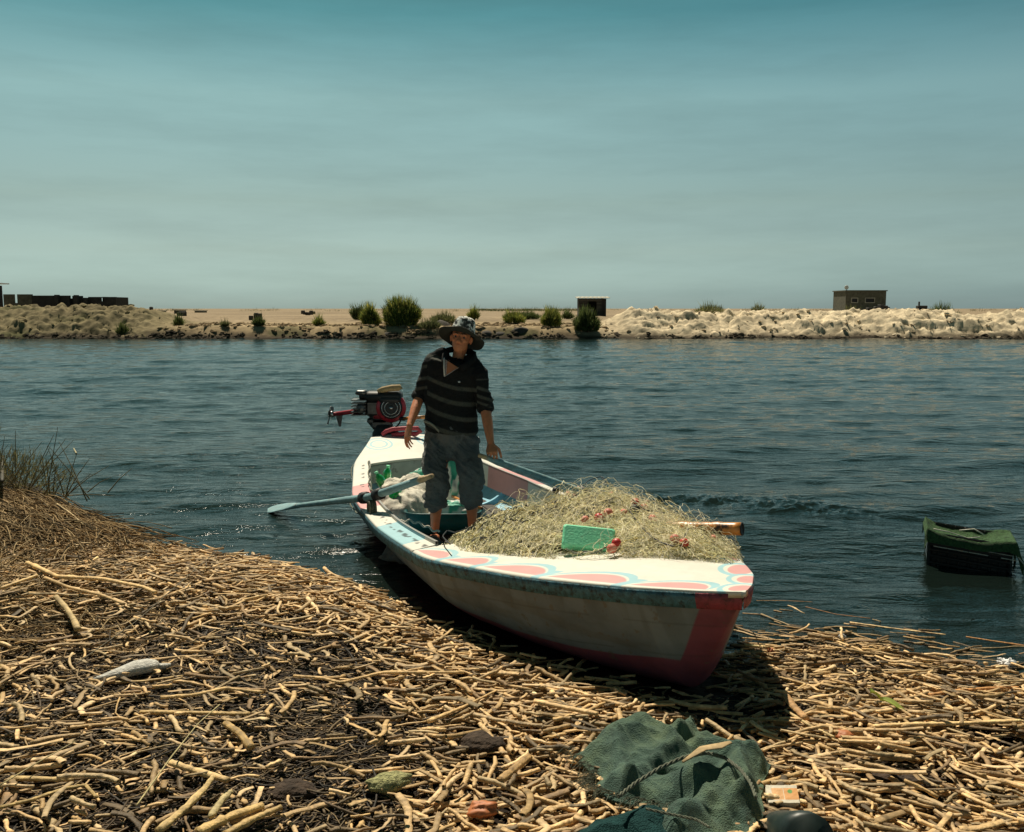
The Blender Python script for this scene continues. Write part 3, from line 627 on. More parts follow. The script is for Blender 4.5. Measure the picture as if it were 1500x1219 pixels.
for s in (-1, 1):
    P = hull_surf(s); x, y, z = P[..., 0], P[..., 1], P[..., 2]
    stem = np.interp(z, [.09, .64], [5.93, BL]); ds = np.hypot(np.maximum(stem-x, 0), y*.95)
    db = z-bk(np.minimum(x, 5.93))
    wth = .118+.03*sstep(.25, .6, z)+.0*z
    pink = np.maximum(sstep(wth+.006, wth-.006, ds), sstep(.165, .158, db+.004*np.sin(x*5)))
    n_ = fbm(x*3, z*6, 60)[..., None]
    cw = V(.20, .225, .222)*(.80+.35*n_); cp = V(.27, .075, .095)*(.8+.35*n_)
    c = cw*(1-pink[..., None])+cp*pink[..., None]
    scuff = (sstep(.62, .72, fbm(x*2, z*9, 61))*.5)[..., None]; c = c*(1-scuff)+V(.15, .14, .11)*scuff
    hgt = bz(np.minimum(x, BL))-z; drip = (sstep(.50, .62, vn(x*22, z*1.5, 63))*sstep(.42, .08, hgt+.25*vn(x*9, 0*x, 64))*.40)[..., None]; c = c*(1-drip)+V(.07, .065, .05)*drip
    mott = (sstep(.45, .75, fbm(x*6, z*7, 65, 5, .6))*.45)[..., None]; c = c*(1-mott)+c*.55*mott
    for hh in (.17, .33, .49): seam = (sstep(.006, .002, abs(hgt-hh-.004*np.sin(x*3)))*.30*(vn(x*4, 0*x+hh*9, 66) > .25))[..., None]; c = c*(1-seam)+V(.05, .05, .045)*seam
    chip = (sstep(.74, .78, fbm(x*26, z*30, 67, 3, .6)))[..., None]*.7; c = c*(1-chip)+V(.16, .13, .09)*chip
    f = grid_faces(*x.shape); mb.add(b2w(x, y, z).reshape(-1, 3), f if s < 0 else f[:, ::-1], col=c.reshape(-1, 3))
# transom
P = hull_surf(1)[0]; n_ = len(P); ring = np.concatenate([P, (P*[1, -1, 1])[::-1][:-1]])
mb.add(b2w(ring[:, 0], ring[:, 1], ring[:, 2]), ngons=[list(range(len(ring)))], col=V(.6, .6, .55))
obj('hull', mb, M_hullp, boat)
mb = MB()
for s in (-1, 1):
    P = hull_surf(s, .035, np.linspace(.05, 5.2, 90), 30, -.02); f = grid_faces(90, 30)
    mb.add(b2w(P[..., 0], P[..., 1], P[..., 2]).reshape(-1, 3), f if s > 0 else f[:, ::-1])
obj('inner_planking', mb, M_blue, boat)
# rub rail under the deck edge
for xr, rm_ in ((np.linspace(0.0, 6.16, 200), M_rail), (np.linspace(6.16, BL-.004, 40), M_railp)):
  mb = MB()
  for s in (-1, 1):
    prof = [(.0, -.075), (.010, -.078), (.020, -.03), (.020, -.006), (.0, -.004)]; vs = []
    for x in xr:
        kk = float(np.clip((BL-x)/.05, .1, 1))
        for a, b in prof: vs.append((x, s*(bw(x)+a*kk-.004), bz(x)+b))
    vs = np.array(vs); n5 = len(prof); f = grid_faces(len(xr), n5); mb.add(b2w(vs[:, 0], vs[:, 1], vs[:, 2]), f if s < 0 else f[:, ::-1])
  obj('rub_rail', mb, rm_, boat)
WHT = V(.74, .72, .64); PNK = V(.70, .36, .35); BLU = V(.36, .60, .66)
LN = [4.12, 4.56, 4.90, 5.40, 5.85, 6.18]                    # scallop ends along the port edge
LF = [3.9, 4.5, 5.1, 5.6]
def paint_deck(x, y):
    c = np.zeros(x.shape+(3,))+WHT; e = bw(x)-abs(y); side = y < 0
    def put(m, k):
        m = np.clip(m, 0, 1)[..., None]; c[:] = c*(1-m)+k*m
    for sd2, LL in ((True, LN), (False, LF)):
        for a, b in zip(LL[:-1], LL[1:]):
            L_ = b-a; t = np.clip((x-a)/L_, 0, 1); ins = (x > a)*(x < b)*(side == sd2)
            H = (.155+.02*math.sin(a*7))*np.sin(np.pi*np.clip(t, 0, 1)**1.35)**.55
            put(ins*sstep(.0, .006, e-.012)*sstep(0, .006, H-.022-e), PNK)
            wd_ = .012+.016*t
            put(ins*sstep(wd_, wd_-.006, abs(e-(H+.012)*1.0)), BLU)
        for b in LL[1:-1]:
            put((side == sd2)*sstep(.030, .022, abs(x-b+.02-.25*np.minimum(e, .09)))*sstep(.12, .10, e), BLU)
    for cx_, cy_, dx_, dy_, ax_, ay_ in ((5.83, .31, .72, -.69, .17, .058), (6.07, .19, .62, -.78, .10, .050), (6.235, .04, .25, -.97, .075, .045)):   # petals round the bow
        u_ = (x-cx_)*dx_+(y-cy_)*dy_; v_ = -(x-cx_)*dy_+(y-cy_)*dx_; r_ = np.sqrt((u_/ax_)**2+(v_/ay_)**2); ou = np.sqrt((u_/(ax_+.05))**2+(v_/(ay_+.045))**2)
        put(sstep(1.04, 1.0, ou)*sstep(.76, .80, ou), BLU); put(sstep(.80, .76, ou)*(r_ > 1), WHT); put(sstep(1.02, .97, r_), PNK)
    return c
def deck_surface(x0, x1, nx, ny, camber, inset=-.012, dz=.004, z2=None, paintf=paint_deck, crook=0):
    xs_ = np.linspace(x0, x1, nx)**1.0; v = np.linspace(-1, 1, ny); Xd, Vd = np.meshgrid(xs_, v, indexing='ij')
    if crook: Xd = Xd+crook*(1-Vd**2)*(1-(Xd-x0)/(x1-x0))**3
    Wd = np.maximum(bw(Xd)-inset, .004)
    Wd = np.where(Xd > BL-.03, np.maximum(Wd*np.sqrt(np.clip((BL+.012-Xd)/.042, 0, 1)), .002), Wd)
    Yd = Vd*Wd
    zz = bz(Xd)+dz+camber*np.clip(Wd/.55, 0, 1)**1.5*(1-Vd**2)-.006*np.clip((abs(Vd)-.985)/.015, 0, 1)
    return Xd, Yd, zz
def solid_sheet(mb, Xd, Yd, Zd, C, th=.022):
    n, m = Xd.shape; top = b2w(Xd, Yd, Zd).reshape(-1, 3); bot = top-[0, 0, th]; f = grid_faces(n, m)
    o = n*m; q = [f, f[:, ::-1]+o]; idx = np.arange(n*m).reshape(n, m)
    for e_, fl in ((idx[:, 0], 0), (idx[:, -1], 1), (idx[0], 1), (idx[-1], 0)):
        a, b = e_[:-1], e_[1:]; k = np.stack([a, b, b+o, a+o], 1); q.append(k if fl else k[:, ::-1])
    C = C.reshape(-1, 3); mb.add(np.concatenate([top, bot]), np.concatenate(q), col=np.concatenate([C, C*.8])); return mb
Xd, Yd, Zd = deck_surface(4.06, BL+.008, 560, 240, .055, crook=.25)
obj('fore_deck', solid_sheet(MB(), Xd, Yd, Zd, paint_deck(np.minimum(Xd, BL), Yd)), M_paint, boat)
# stern deck with two ring motifs
Xd, Yd, Zd = deck_surface(0.0, .92, 130, 160, .05, crook=-.0)
C = np.zeros(Xd.shape+(3,))+WHT
for sy in (-1, 1):
    for (cx_, cy_, ro) in ((.28, sy*.27, .16), (.28, sy*.27, .10)):
        r_ = np.sqrt(((Xd-cx_)/1.6)**2+(Yd-cy_)**2); m_ = (sstep(.014, .008, abs(r_-ro*.8)))[..., None]; C = C*(1-m_)+BLU*m_
obj('stern_deck', solid_sheet(MB(), Xd, Yd, Zd, C), M_paint, boat)
# side decks in coloured panels, with the coaming wall inside
def panel(x, near):
    ed, cols = (([0, .75, 1.62, 2.45, 3.12, 3.86, 9], [WHT, WHT, PNK, WHT, WHT, BLU]) if near else ([0, .6, 1.2, 2.05, 2.95, 3.5, 9], [WHT, BLU, PNK, WHT, WHT, PNK]))
    ed = [.0, .85, 1.60, 2.45, 3.15, 3.90, 9] if near else [0, .7, 1.3, 2.02, 3.3, 3.9, 9]
    cols = [WHT, WHT*1.0, PNK, WHT, BLU, WHT] if near else [WHT, WHT, PNK, WHT, BLU, WHT]
    i = np.clip(np.searchsorted(ed, x)-1, 0, 5); return np.array(cols)[i]
for near in (True, False):
    s = -1 if near else 1
    xs_ = np.linspace(.925, 4.14, 420); v = np.linspace(0, 1, 14); Xd, Vd = np.meshgrid(xs_, v, indexing='ij')
    Yd = s*(bw(Xd)+.012-.16*Vd); Zd = bz(Xd)+.006+.025*Vd
    c = panel(Xd, near)
    marks = (sstep(.62, .66, vn(Xd*28, Vd*5, 71 if near else 72)))[..., None]*(abs(Vd-.55) < .10)[..., None]*(near)
    c = c*(1-.8*marks)
    if s > 0: Xd, Yd, Zd, c = Xd[:, ::-1], Yd[:, ::-1], Zd[:, ::-1], c[:, ::-1]
    obj('side_deck', solid_sheet(MB(), Xd, Yd, Zd, c, .02), M_paint, boat)
    v = np.linspace(0, 1, 20); Xd, Vd = np.meshgrid(xs_, v, indexing='ij'); mbc = MB()
    d_ = .20
    Yo = s*(bw(Xd)-.150-.012*Vd); Zo = bz(Xd)+.050-d_*Vd*1.05; c = panel(Xd, near)
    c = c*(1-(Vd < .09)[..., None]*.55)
    a_ = b2w(Xd, Yo, Zo).reshape(-1, 3); b_ = b2w(Xd, Yo+s*.018, Zo).reshape(-1, 3); f = grid_faces(*Xd.shape)
    mbc.add(a_, f if s < 0 else f[:, ::-1], col=c.reshape(-1, 3)); mbc.add(b_, f[:, ::-1] if s < 0 else f, col=c.reshape(-1, 3))
    for k in (0, -1):
        aa = a_.reshape(*Xd.shape, 3)[:, k]; bb = b_.reshape(*Xd.shape, 3)[:, k]; n_ = len(aa)
        mbc.add(np.concatenate([aa, bb]), np.stack([np.arange(n_-1), np.arange(1, n_), np.arange(1, n_)+n_, np.arange(n_-1)+n_], 1), col=V(.3, .3, .28))
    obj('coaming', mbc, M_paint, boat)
# bulkhead under the stern deck with its arched opening, and another under the fore deck
for bx_, drop, mm in ((.925, .19, M_grey), (4.20, .05, M_white)):
    mb = MB(); n_ = 40; W_ = bw(bx_)-.04; yy = np.linspace(-W_, W_, n_); top = bz(bx_)+.0+.05*(1-(yy/W_)**2)-.02; bot = bz(bx_)-drop+.06*(1-(yy/W_)**2)
    a_ = np.concatenate([b2w(bx_, yy, top), b2w(bx_, yy, bot)]); b_ = np.concatenate([b2w(bx_-.02, yy, top), b2w(bx_-.02, yy, bot)])
    q = np.stack([np.arange(n_-1), np.arange(1, n_), np.arange(1, n_)+n_, np.arange(n_-1)+n_], 1)
    mb.add(a_, q[:, ::-1]); mb.add(b_, q); mb.add(np.concatenate([a_[n_:], b_[n_:]]), q)
    obj('bulkhead', mb, mm, boat)
# ribs
for x in np.arange(.7, 4.3, .42):
    for s in (-1, 1):
        P = hull_surf(s, .035, [x], 24, -.03)[0][2:]; Q = hull_surf(s, .085, [x], 24, -.03)[0][2:]
        mb = MB(); n_ = len(P); a_ = b2w(x-.018, P[:, 1], P[:, 2]); b_ = b2w(x+.018, P[:, 1], P[:, 2]); c_ = b2w(x-.018, Q[:, 1], Q[:, 2]); d_ = b2w(x+.018, Q[:, 1], Q[:, 2])
        vs = np.concatenate([a_, b_, d_, c_]); i = np.arange(n_-1)
        q = [np.stack([i+k*n_, i+1+k*n_, i+1+((k+1) % 4)*n_, i+((k+1) % 4)*n_], 1) for k in range(4)]
        mb.add(vs, np.concatenate(q)); obj('rib', mb, M_blue, boat, smooth=False)
mb = MB()
for k in range(-4, 5):
    xs_ = np.linspace(.5, 4.6, 40); off = k*.115
    ok = [x for x in xs_ if abs(off)+.05 < bw(x)*.74]
    if len(ok) > 3:
        a0, a1 = ok[0], ok[-1]; c_ = b2w((a0+a1)/2, off, .035); box(mb, c_, (a1-a0, .105, .022), rz=BROT, bev=.004)
obj('floor_board', mb, M_dark, boat, smooth=False)
# ring lashings on the gunwale that hold the oars
for (x, s) in ((2.62, -1), (3.02, 1)):
    mb = MB(); c_ = b2w(x, s*(bw(x)-.04), bz(x)+.045); th = np.linspace(0, 2*np.pi, 22)
    for k in range(3): tube(mb, [c_+V(bu[0]*.045*math.cos(t)+0, bu[1]*.045*math.cos(t), .055*math.sin(t))+.02*(k-1)*V(bn[0], bn[1], 0) for t in th], .011, 6)
    obj('oar_lashing', mb, M_twine, boat)
# loose line along the port gunwale
mb = MB(); ps = []
for t in np.linspace(0, 1, 40):
    x = .75+1.9*t; ps.append(b2w(x, -(bw(x)+.02+.015*math.sin(t*17)), bz(x)-.02-.10*math.sin(math.pi*t)**2))
tube(mb, ps, .006, 5); ps = [b2w(.95+1.3*t, -(bw(.95+1.3*t)-.14+.01*math.sin(t*25)), bz(.95+1.3*t)+.06+.012*math.sin(t*31)) for t in np.linspace(0, 1, 40)]; tube(mb, ps, .007, 5)
obj('mooring_line', mb, M_twine, boat)

# ------------------------------------------------------------------ oars
def oar(name, inner, lock, tip, label, wood=.13, blade_l=.62, face=V(0, 0, 1)):
    inner, lock, tip = map(np.asarray, (inner, lock, tip)); d = nrm(tip-lock)
    L1 = np.linalg.norm(lock-inner); d1 = nrm(lock-inner); Lt = np.linalg.norm(tip-lock)
    r_ = root(name, lock, label, 'oar', 'pair of pale blue oars')
    mb = MB(); c1 = V(.20, .35, .38); cw_ = V(.50, .36, .20)
    ts = np.linspace(0, 1, 26); pts = [inner+(lock-inner)*t for t in ts]+[lock+(tip-lock)*t*(1-blade_l/Lt) for t in ts[1:]]
    n_ = len(pts); rad = np.interp(np.arange(n_), [0, 2, 4, 25, n_-1], [.021, .023, .034, .040, .026])
    o0 = mb.n; tube(mb, pts, rad, 10, flat=.8); cc = mb.c[-1]; dist = np.linalg.norm(mb.v[-1]-inner, axis=1)
    k = (dist < wood)[:, None]; g = fbm(dist*9, mb.v[-1][:, 2]*14, 81)[:, None]; mb.c[-1] = np.where(k, cw_, c1*(.75+.5*g)); obj('shaft', mb, M_oar, r_)
    a, _ = frame(d, face); up = np.cross(a, d); mb = MB(); b0 = tip-d*blade_l; rings = []
    for t, w_, h_ in ((-.04, .028, .022), (.1, .045, .018), (.3, .075, .011), (.6, .095, .008), (.9, .085, .006), (1.0, .06, .005)): rings.append((b0+d*blade_l*t, a*w_, up*h_))
    loft(mb, rings, 16, col=c1, pw=.8); obj('blade', mb, M_oar, r_)
    mb = MB(); tube(mb, [lock-d1*.14, lock-d1*.06], .046, 12); tube(mb, [lock+d*.06, lock+d*.13], .047, 12); obj('rubber_grip', mb, M_black, r_)
    return r_
nl = b2w(2.58, -(bw(2.58)-.04), bz(2.58)+.125)
o1 = oar('oar', un(633, 697, d=6.52), nl, un(392, 746, z=.0)+V(0, 0, .0), 'pale blue oar reaching left over the port side, blade touching the water', face=V(.2, -.6, .8))
fl_ = b2w(3.02, bw(3.02)-.04, bz(3.02)+.085); inn = un(702, 667, d=6.62); dd = nrm(fl_-inn)
o2 = oar('oar', inn, fl_, fl_+dd*1.15, 'blue oar under the man\'s hand, lying over the far gunwale behind the net', wood=.06)
OAR2 = (inn, fl_)
#@@SECTION3
# ------------------------------------------------------------------ long-tail motor on the stern
ED = 9.95
e = lambda px, py, dd=0: un(px, py, d=ED+dd)
mot = root('outboard_motor', tuple(un(582, 634, d=9.80)), 'red and black long tailed motor mounted on the stern with its propeller raised', 'motor')
ctr = e(573, 597)
mb = MB(); axv = nrm(V(.12, -1, .05)); a_, b_ = frame(axv)
loft(mb, [(ctr+axv*t, a_*r_, b_*r_) for t, r_ in ((-.16, .10), (-.10, .150), (0, .165), (.05, .160), (.065, .150))], 30)
loft(mb, [(ctr+V(-.085, -.0, .10)+axv*t, a_*.07, b_*.06) for t in (-.12, .045)], 14)
box(mb, ctr+V(-.10, .06, -.09), (.20, .16, .12), bev=.02)
obj('fan_housing', mb, M_red, mot)
mb = MB(); loft(mb, [(ctr+axv*t, a_*r_, b_*r_) for t, r_ in ((.064, .122), (.085, .118), (.088, .105))], 30); sp = obj('starter_cover', mb, M_black, mot)
mb = MB(); th = np.linspace(0, 2*np.pi, 25)
for rr_ in (.068, .10): tube(mb, [ctr+axv*.091+a_*rr_*math.cos(t)+b_*rr_*math.sin(t) for t in th], .0045, 6, caps=False)
ball(mb, ctr+axv*.095, .022); obj('chrome_ring', mb, M_chrome, sp)
mb = MB(); c0 = e(548, 597, .06); box(mb, c0, (.19, .20, .20), bev=.04)
for k in range(6): box(mb, c0+V(-.15, -.03, .09-.032*k), (.16, .2, .010))
box(mb, c0+V(.05, 0, -.14), (.24, .18, .09), bev=.03); box(mb, e(560, 619, .05), (.22, .16, .12), bev=.02)
tube(mb, [e(528, 602), e(531, 594)], .05, 12); ball(mb, e(529, 598, -.03), (.055, .05, .065)); obj('engine_block', mb, M_metal, mot, False)
mb = MB(); box(mb, e(562, 580, .03), (.40, .24, .10), bev=.03); box(mb, e(572, 585, .0), (.24, .2, .10), bev=.03); box(mb, e(540, 579, .03), (.18, .2, .07), bev=.02); obj('fuel_tank', mb, M_black, mot)
mb = MB(); tube(mb, [e(527, 579), e(534, 579), e(538, 577)], [.055, .05, .03], 12); box(mb, e(530, 575), (.12, .14, .05), bev=.012); obj('air_filter', mb, M_metal, mot)
mb = MB(); tube(mb, [e(553, 573, -.06), e(560, 571, -.06), e(574, 568.5, -.06), e(585, 568, -.05), e(587, 571, -.05)], [.018, .032, .036, .036, .028], 10); obj('wrapped_rag', mb, M_leaf, mot)
mb = MB(); tube(mb, [e(536, 600, .05), e(515, 603.5, .1), e(488, 607, .15)], [.030, .026, .024], 12); obj('drive_shaft', mb, M_red, mot)
mb = MB(); tube(mb, [e(489, 606.5, .14), e(485, 607, .15), e(481, 608, .16)], [.034, .034, .022], 12)
hub = e(483, 608, .16); obj('hub', mb, M_chrome, mot)
for k in range(3):
    an = k*2.094+.9; mb = MB(); d_ = V(.25*math.cos(an), math.sin(an)*.6, math.cos(an)); d_ = nrm(d_); t_ = nrm(np.cross(d_, V(1, 0, 0)))
    loft(mb, [(hub+d_*r_, t_*w_+V(.012, 0, 0), V(.005, 0, 0)) for r_, w_ in ((.02, .015), (.05, .035), (.085, .038), (.105, .016))], 10); obj('propeller_blade', mb, M_metal, mot)
mb = MB(); p0 = e(500, 608, .13)
vs = []
for dy in (-.006, .006):
    for px, py in ((492, 608.5), (502, 607.5), (499.5, 625), (496.5, 625)): vs.append(e(px, py, .13)+V(0, dy, 0))
mb.add(vs, [[0, 1, 2, 3], [7, 6, 5, 4], [0, 4, 5, 1], [1, 5, 6, 2], [2, 6, 7, 3], [3, 7, 4, 0]]); obj('fin', mb, M_metal, mot, False)
mb = MB(); tube(mb, [e(583, 613, -.02), e(592, 613.5, -.08)], .022, 10); obj('tiller_bracket', mb, M_black, mot)
mb = MB(); tube(mb, [e(592, 613.5, -.08), e(604, 612, -.18), e(624, 611, -.35)], [.018, .020, .020], 10); obj('tiller_handle', mb, M_bamboo, mot)
mb = MB(); mt = un(566, 640, d=9.78); loft(mb, [(mt+V(0, 0, -.15), V(.16, 0, 0), V(0, .08, 0)), (mt+V(.0, 0, .04), V(.15, 0, 0), V(0, .07, 0)), (e(562, 622), V(.07, 0, 0), V(0, .07, 0))], 12)
for k in range(5): tube(mb, [e(548+k*6, 617+(k % 2)*2), e(550+k*6, 626)], .014, 6)
tube(mb, [e(545, 612), e(541, 620), e(548, 628), e(556, 634)], .012, 6); tube(mb, [e(588, 614), e(584, 622), e(572, 632)], .010, 6)
obj('mount', mb, M_dark, mot)
# folded red tube on the stern edge
mb = MB()
c = lambda px, py, z_: un(px, py, d=9.62)+V(0, 0, z_)
tube(mb, [c(560, 637, 0), c(566, 632.5, .005), c(576, 630, .01), c(592, 629, .01), c(612, 629, .01), c(616, 632, 0), c(610, 635, -.005), c(592, 635, -.005), c(574, 636, -.01)], .024, 10)
tag(obj('folded_hose', mb, M_rope_red), 'folded pinkish red tube lying on the stern edge below the motor', 'hose')

# ------------------------------------------------------------------ things inside the boat
def heap(px, py, z, d, sx, sy, h, seed, mat_, name, label, cat, colf=None, n=90, fold=1.0, rough=3.0):
    """slumped cloth or bag: closed bumpy mound"""
    c = un(px, py, d=d); mb = MB(); ball(mb, (0, 0, 0), 1, n, n//2); v = mb.v[0]
    p = nrm(V(1, 1, 1)); th = np.arctan2(v[:, 1], v[:, 0])
    k = 1+.35*(fbm(v[:, 0]*rough+seed, v[:, 1]*rough+v[:, 2]*2, seed)-.5)+fold*.16*(ridge(v[:, 0]*rough*1.2+v[:, 2]*1.5, v[:, 1]*rough*1.2-v[:, 2]*1.3, seed+5, 3)-.6)
    col_ = colf(v, k) if colf else None
    v = v*k[:, None]; v[:, 2] = np.where(v[:, 2] < 0, v[:, 2]*.3, v[:, 2])
    mb.v[0] = v*V(sx, sy, h)+V(c[0], c[1], z)
    if col_ is not None: mb.c[0] = col_
    return tag(obj(name, mb, mat_), label, cat)
heap(592, 738, .10, 7.62, .28, .30, .25, 3, M_sack, 'sack', 'crumpled cream sackcloth bundle in the boat just left of the man\'s knees', 'sack', fold=1.7, rough=2.4)
heap(608, 708, .10, 8.15, .34, .26, .27, 8, M_sack, 'sack', 'flat white sack behind the cream bundle, beside the green bottles', 'sack', fold=1.2)
def printed(v, k):
    c = np.zeros((len(v), 3))+V(.66, .66, .60); m = sstep(.50, .53, vn(v[:, 0]*2.6+9, v[:, 2]*2.6+v[:, 1]*1.5, 14))*sstep(.72, .69, vn(v[:, 0]*2.6+9, v[:, 2]*2.6+v[:, 1]*1.5, 14))
    c = c*(1-m[:, None])+V(.05, .38, .26)*m[:, None]; return c
heap(668, 724, .08, 8.0, .20, .20, .46, 12, M_bagp, 'carrier_bag', 'pale bag printed with green shapes standing behind the man\'s legs', 'bag', printed)
heap(668, 741, .08, 7.45, .28, .12, .20, 15, M_bagp, 'carrier_bag', 'low pale bag with green print lying between the man\'s shins', 'bag', printed)
heap(624, 712, .08, 8.35, .24, .2, .30, 17, M_bagp, 'carrier_bag', 'green printed bag left of the man\'s thigh, nearest the stern', 'bag', printed)
heap(612, 776, .05, 6.62, .26, .20, .13, 21, M_greyc, 'cloth_heap', 'dark grey rumpled cloth with a frayed pale edge by the man\'s feet', 'cloth', fold=2)
mb = MB(); ps = []
for t in np.linspace(0, 1, 30):
    q = un(576+68*t, 768+12*t-18*math.sin(math.pi*t*.8)*(1-t)+2*math.sin(t*31), d=6.55-.05*t); ps.append(q)
tube(mb, ps, .008, 6); tag(obj('frayed_cord', mb, M_sack), 'pale frayed cord along the edge of the dark grey cloth', 'cord')
# teal tub
tb = un(650, 762, d=7.35); mb = MB()
loft(mb, [(V(tb[0], tb[1], .055), V(.25, 0, 0), V(0, .13, 0)), (V(tb[0], tb[1], .15), V(.29, 0, 0), V(0, .15, 0)), (V(tb[0], tb[1], .225), V(.31, 0, 0), V(0, .165, 0)), (V(tb[0], tb[1], .232), V(.32, 0, 0), V(0, .175, 0)), (V(tb[0], tb[1], .232), V(.295, 0, 0), V(0, .15, 0)), (V(tb[0], tb[1], .10), V(.27, 0, 0), V(0, .13, 0))], 32, pw=.5)
tag(obj('tub', mb, M_tealt), 'dark teal plastic tub on the boat floor behind the man\'s ankles', 'tub')
for (px, py, d, tilt, lab) in ((567, 697, 8.35, .15, 'upright green plastic bottle standing by the port side wall'), (558, 705, 8.2, -.5, 'green plastic bottle leaning left of the upright one'), (574, 729, 7.5, 1.1, 'teal green bottle lying below the oar by the cream bundle')):
    c_ = un(px, py, d=d); dirv = nrm(V(tilt, -.1, 1)); a_, b_ = frame(dirv); c_[2] = max(c_[2], .18)
    pr_ = [(-.11, .036), (-.105, .042), (-.02, .043), (.03, .041), (.055, .030), (.070, .015), (.082, .014)]
    t_ = root('bottle', tuple(c_), lab, 'bottle', 'green bottles in the stern'); mb = MB()
    loft(mb, [(c_+dirv*h, a_*r_, b_*r_) for h, r_ in pr_], 18); obj('body', mb, M_bottle, t_)
    mb = MB(); loft(mb, [(c_+dirv*h, a_*.018, b_*.018) for h in (.080, .098)], 14); obj('cap', mb, M_foam, t_)
# short wooden stick with a pale head lying against the ribs
mb = MB(); tube(mb, [un(652, 722, z=.25), un(683, 737, z=.24), un(706, 745, z=.24)], [.012, .014, .014], 8); tag(obj('stick', mb, M_bamboo), 'short tan stick lying behind the man\'s shins by the blue ribs', 'stick')

# ------------------------------------------------------------------ net heap on the fore deck
NC = np.array([(4.05, -.66), (4.5, -.66), (4.85, -.50), (5.15, -.36), (5.36, -.20), (5.50, .02), (5.62, .20), (5.70, .34), (5.62, .42), (5.35, .62), (5.0, .74), (4.6, .80), (4.2, .74), (3.95, .45), (3.85, 0), (3.88, -.42)])
def poly_sd(px, py, P):
    px = np.asarray(px, float); py = np.asarray(py, float); d = np.full(px.shape, 1e9); ins = np.zeros(px.shape, bool); n_ = len(P)
    for i in range(n_):
        a = P[i]; b = P[(i+1) % n_]; ex, ey = b-a; wx__, wy__ = px-a[0], py-a[1]; t = np.clip((wx__*ex+wy__*ey)/(ex*ex+ey*ey), 0, 1)
        d = np.minimum(d, np.hypot(wx__-ex*t, wy__-ey*t)); cnd = ((a[1] > py) != (b[1] > py)) & (px < (b[0]-a[0])*(py-a[1])/(b[1]-a[1]+1e-12)+a[0]); ins ^= cnd
    return np.where(ins, d, -d)
def net_h(x, y, base=True):
    s = poly_sd(x, y, NC); s = s+.05*(vn(x*7, y*7, 51)-.5)
    dk = bz(x)+.012+.055*np.clip(1-(y/np.maximum(bw(x), .05))**2, 0, 1)
    dome = .165*np.exp(-(((x-4.42)/.42)**2+((y-.22)/.42)**2))+.045*np.exp(-(((x-4.95)/.40)**2+((y-.30)/.30)**2))+.075*np.exp(-(((x-4.25)/.3)**2+((y+.3)/.28)**2))+.028
    return dk+np.where(s > 0, dome*sstep(0, .22, s)+.012*sstep(0, .05, s)+.035*(fbm(x*7, y*7, 52)-.5)*sstep(0, .15, s), -.03)
nroot = root('fishing_net', tuple(b2w(4.7, 0, .47)), 'heaped pale green fishing net with red and black floats on the fore deck', 'net')
gx = np.linspace(3.8, 5.75, 260); gy = np.linspace(-.75, .9, 220); X, Y = np.meshgrid(gx, gy, indexing='ij'); Z = net_h(X, Y)-.006+.010*(fbm(X*40, Y*40, 53, 3)-.5)
S_ = poly_sd(X, Y, NC); keep = (S_ > .10+.06*fbm(X*9, Y*9, 54)+.62*sstep(4.85, 5.6, X)*fbm(X*14, Y*14, 57))
f = grid_faces(*X.shape); kf = keep.reshape(-1)[f].all(1)
nc_ = (V(.40, .39, .25)*(.5+.8*fbm(X*11, Y*11, 55)[..., None])); yl = sstep(.55, .7, fbm(X*4, Y*4, 56))[..., None]; nc_ = nc_*(1-yl)+V(.32, .27, .06)*yl
pv = b2w(X, Y, Z).reshape(-1, 3); used = np.unique(f[kf]); rm = -np.ones(len(pv), int); rm[used] = np.arange(len(used))
mb = MB().add(pv[used], rm[f[kf]], col=nc_.reshape(-1, 3)[used]); obj('net_core', mb, M_net, nroot)
FBX = un(860, 798, z=.60)
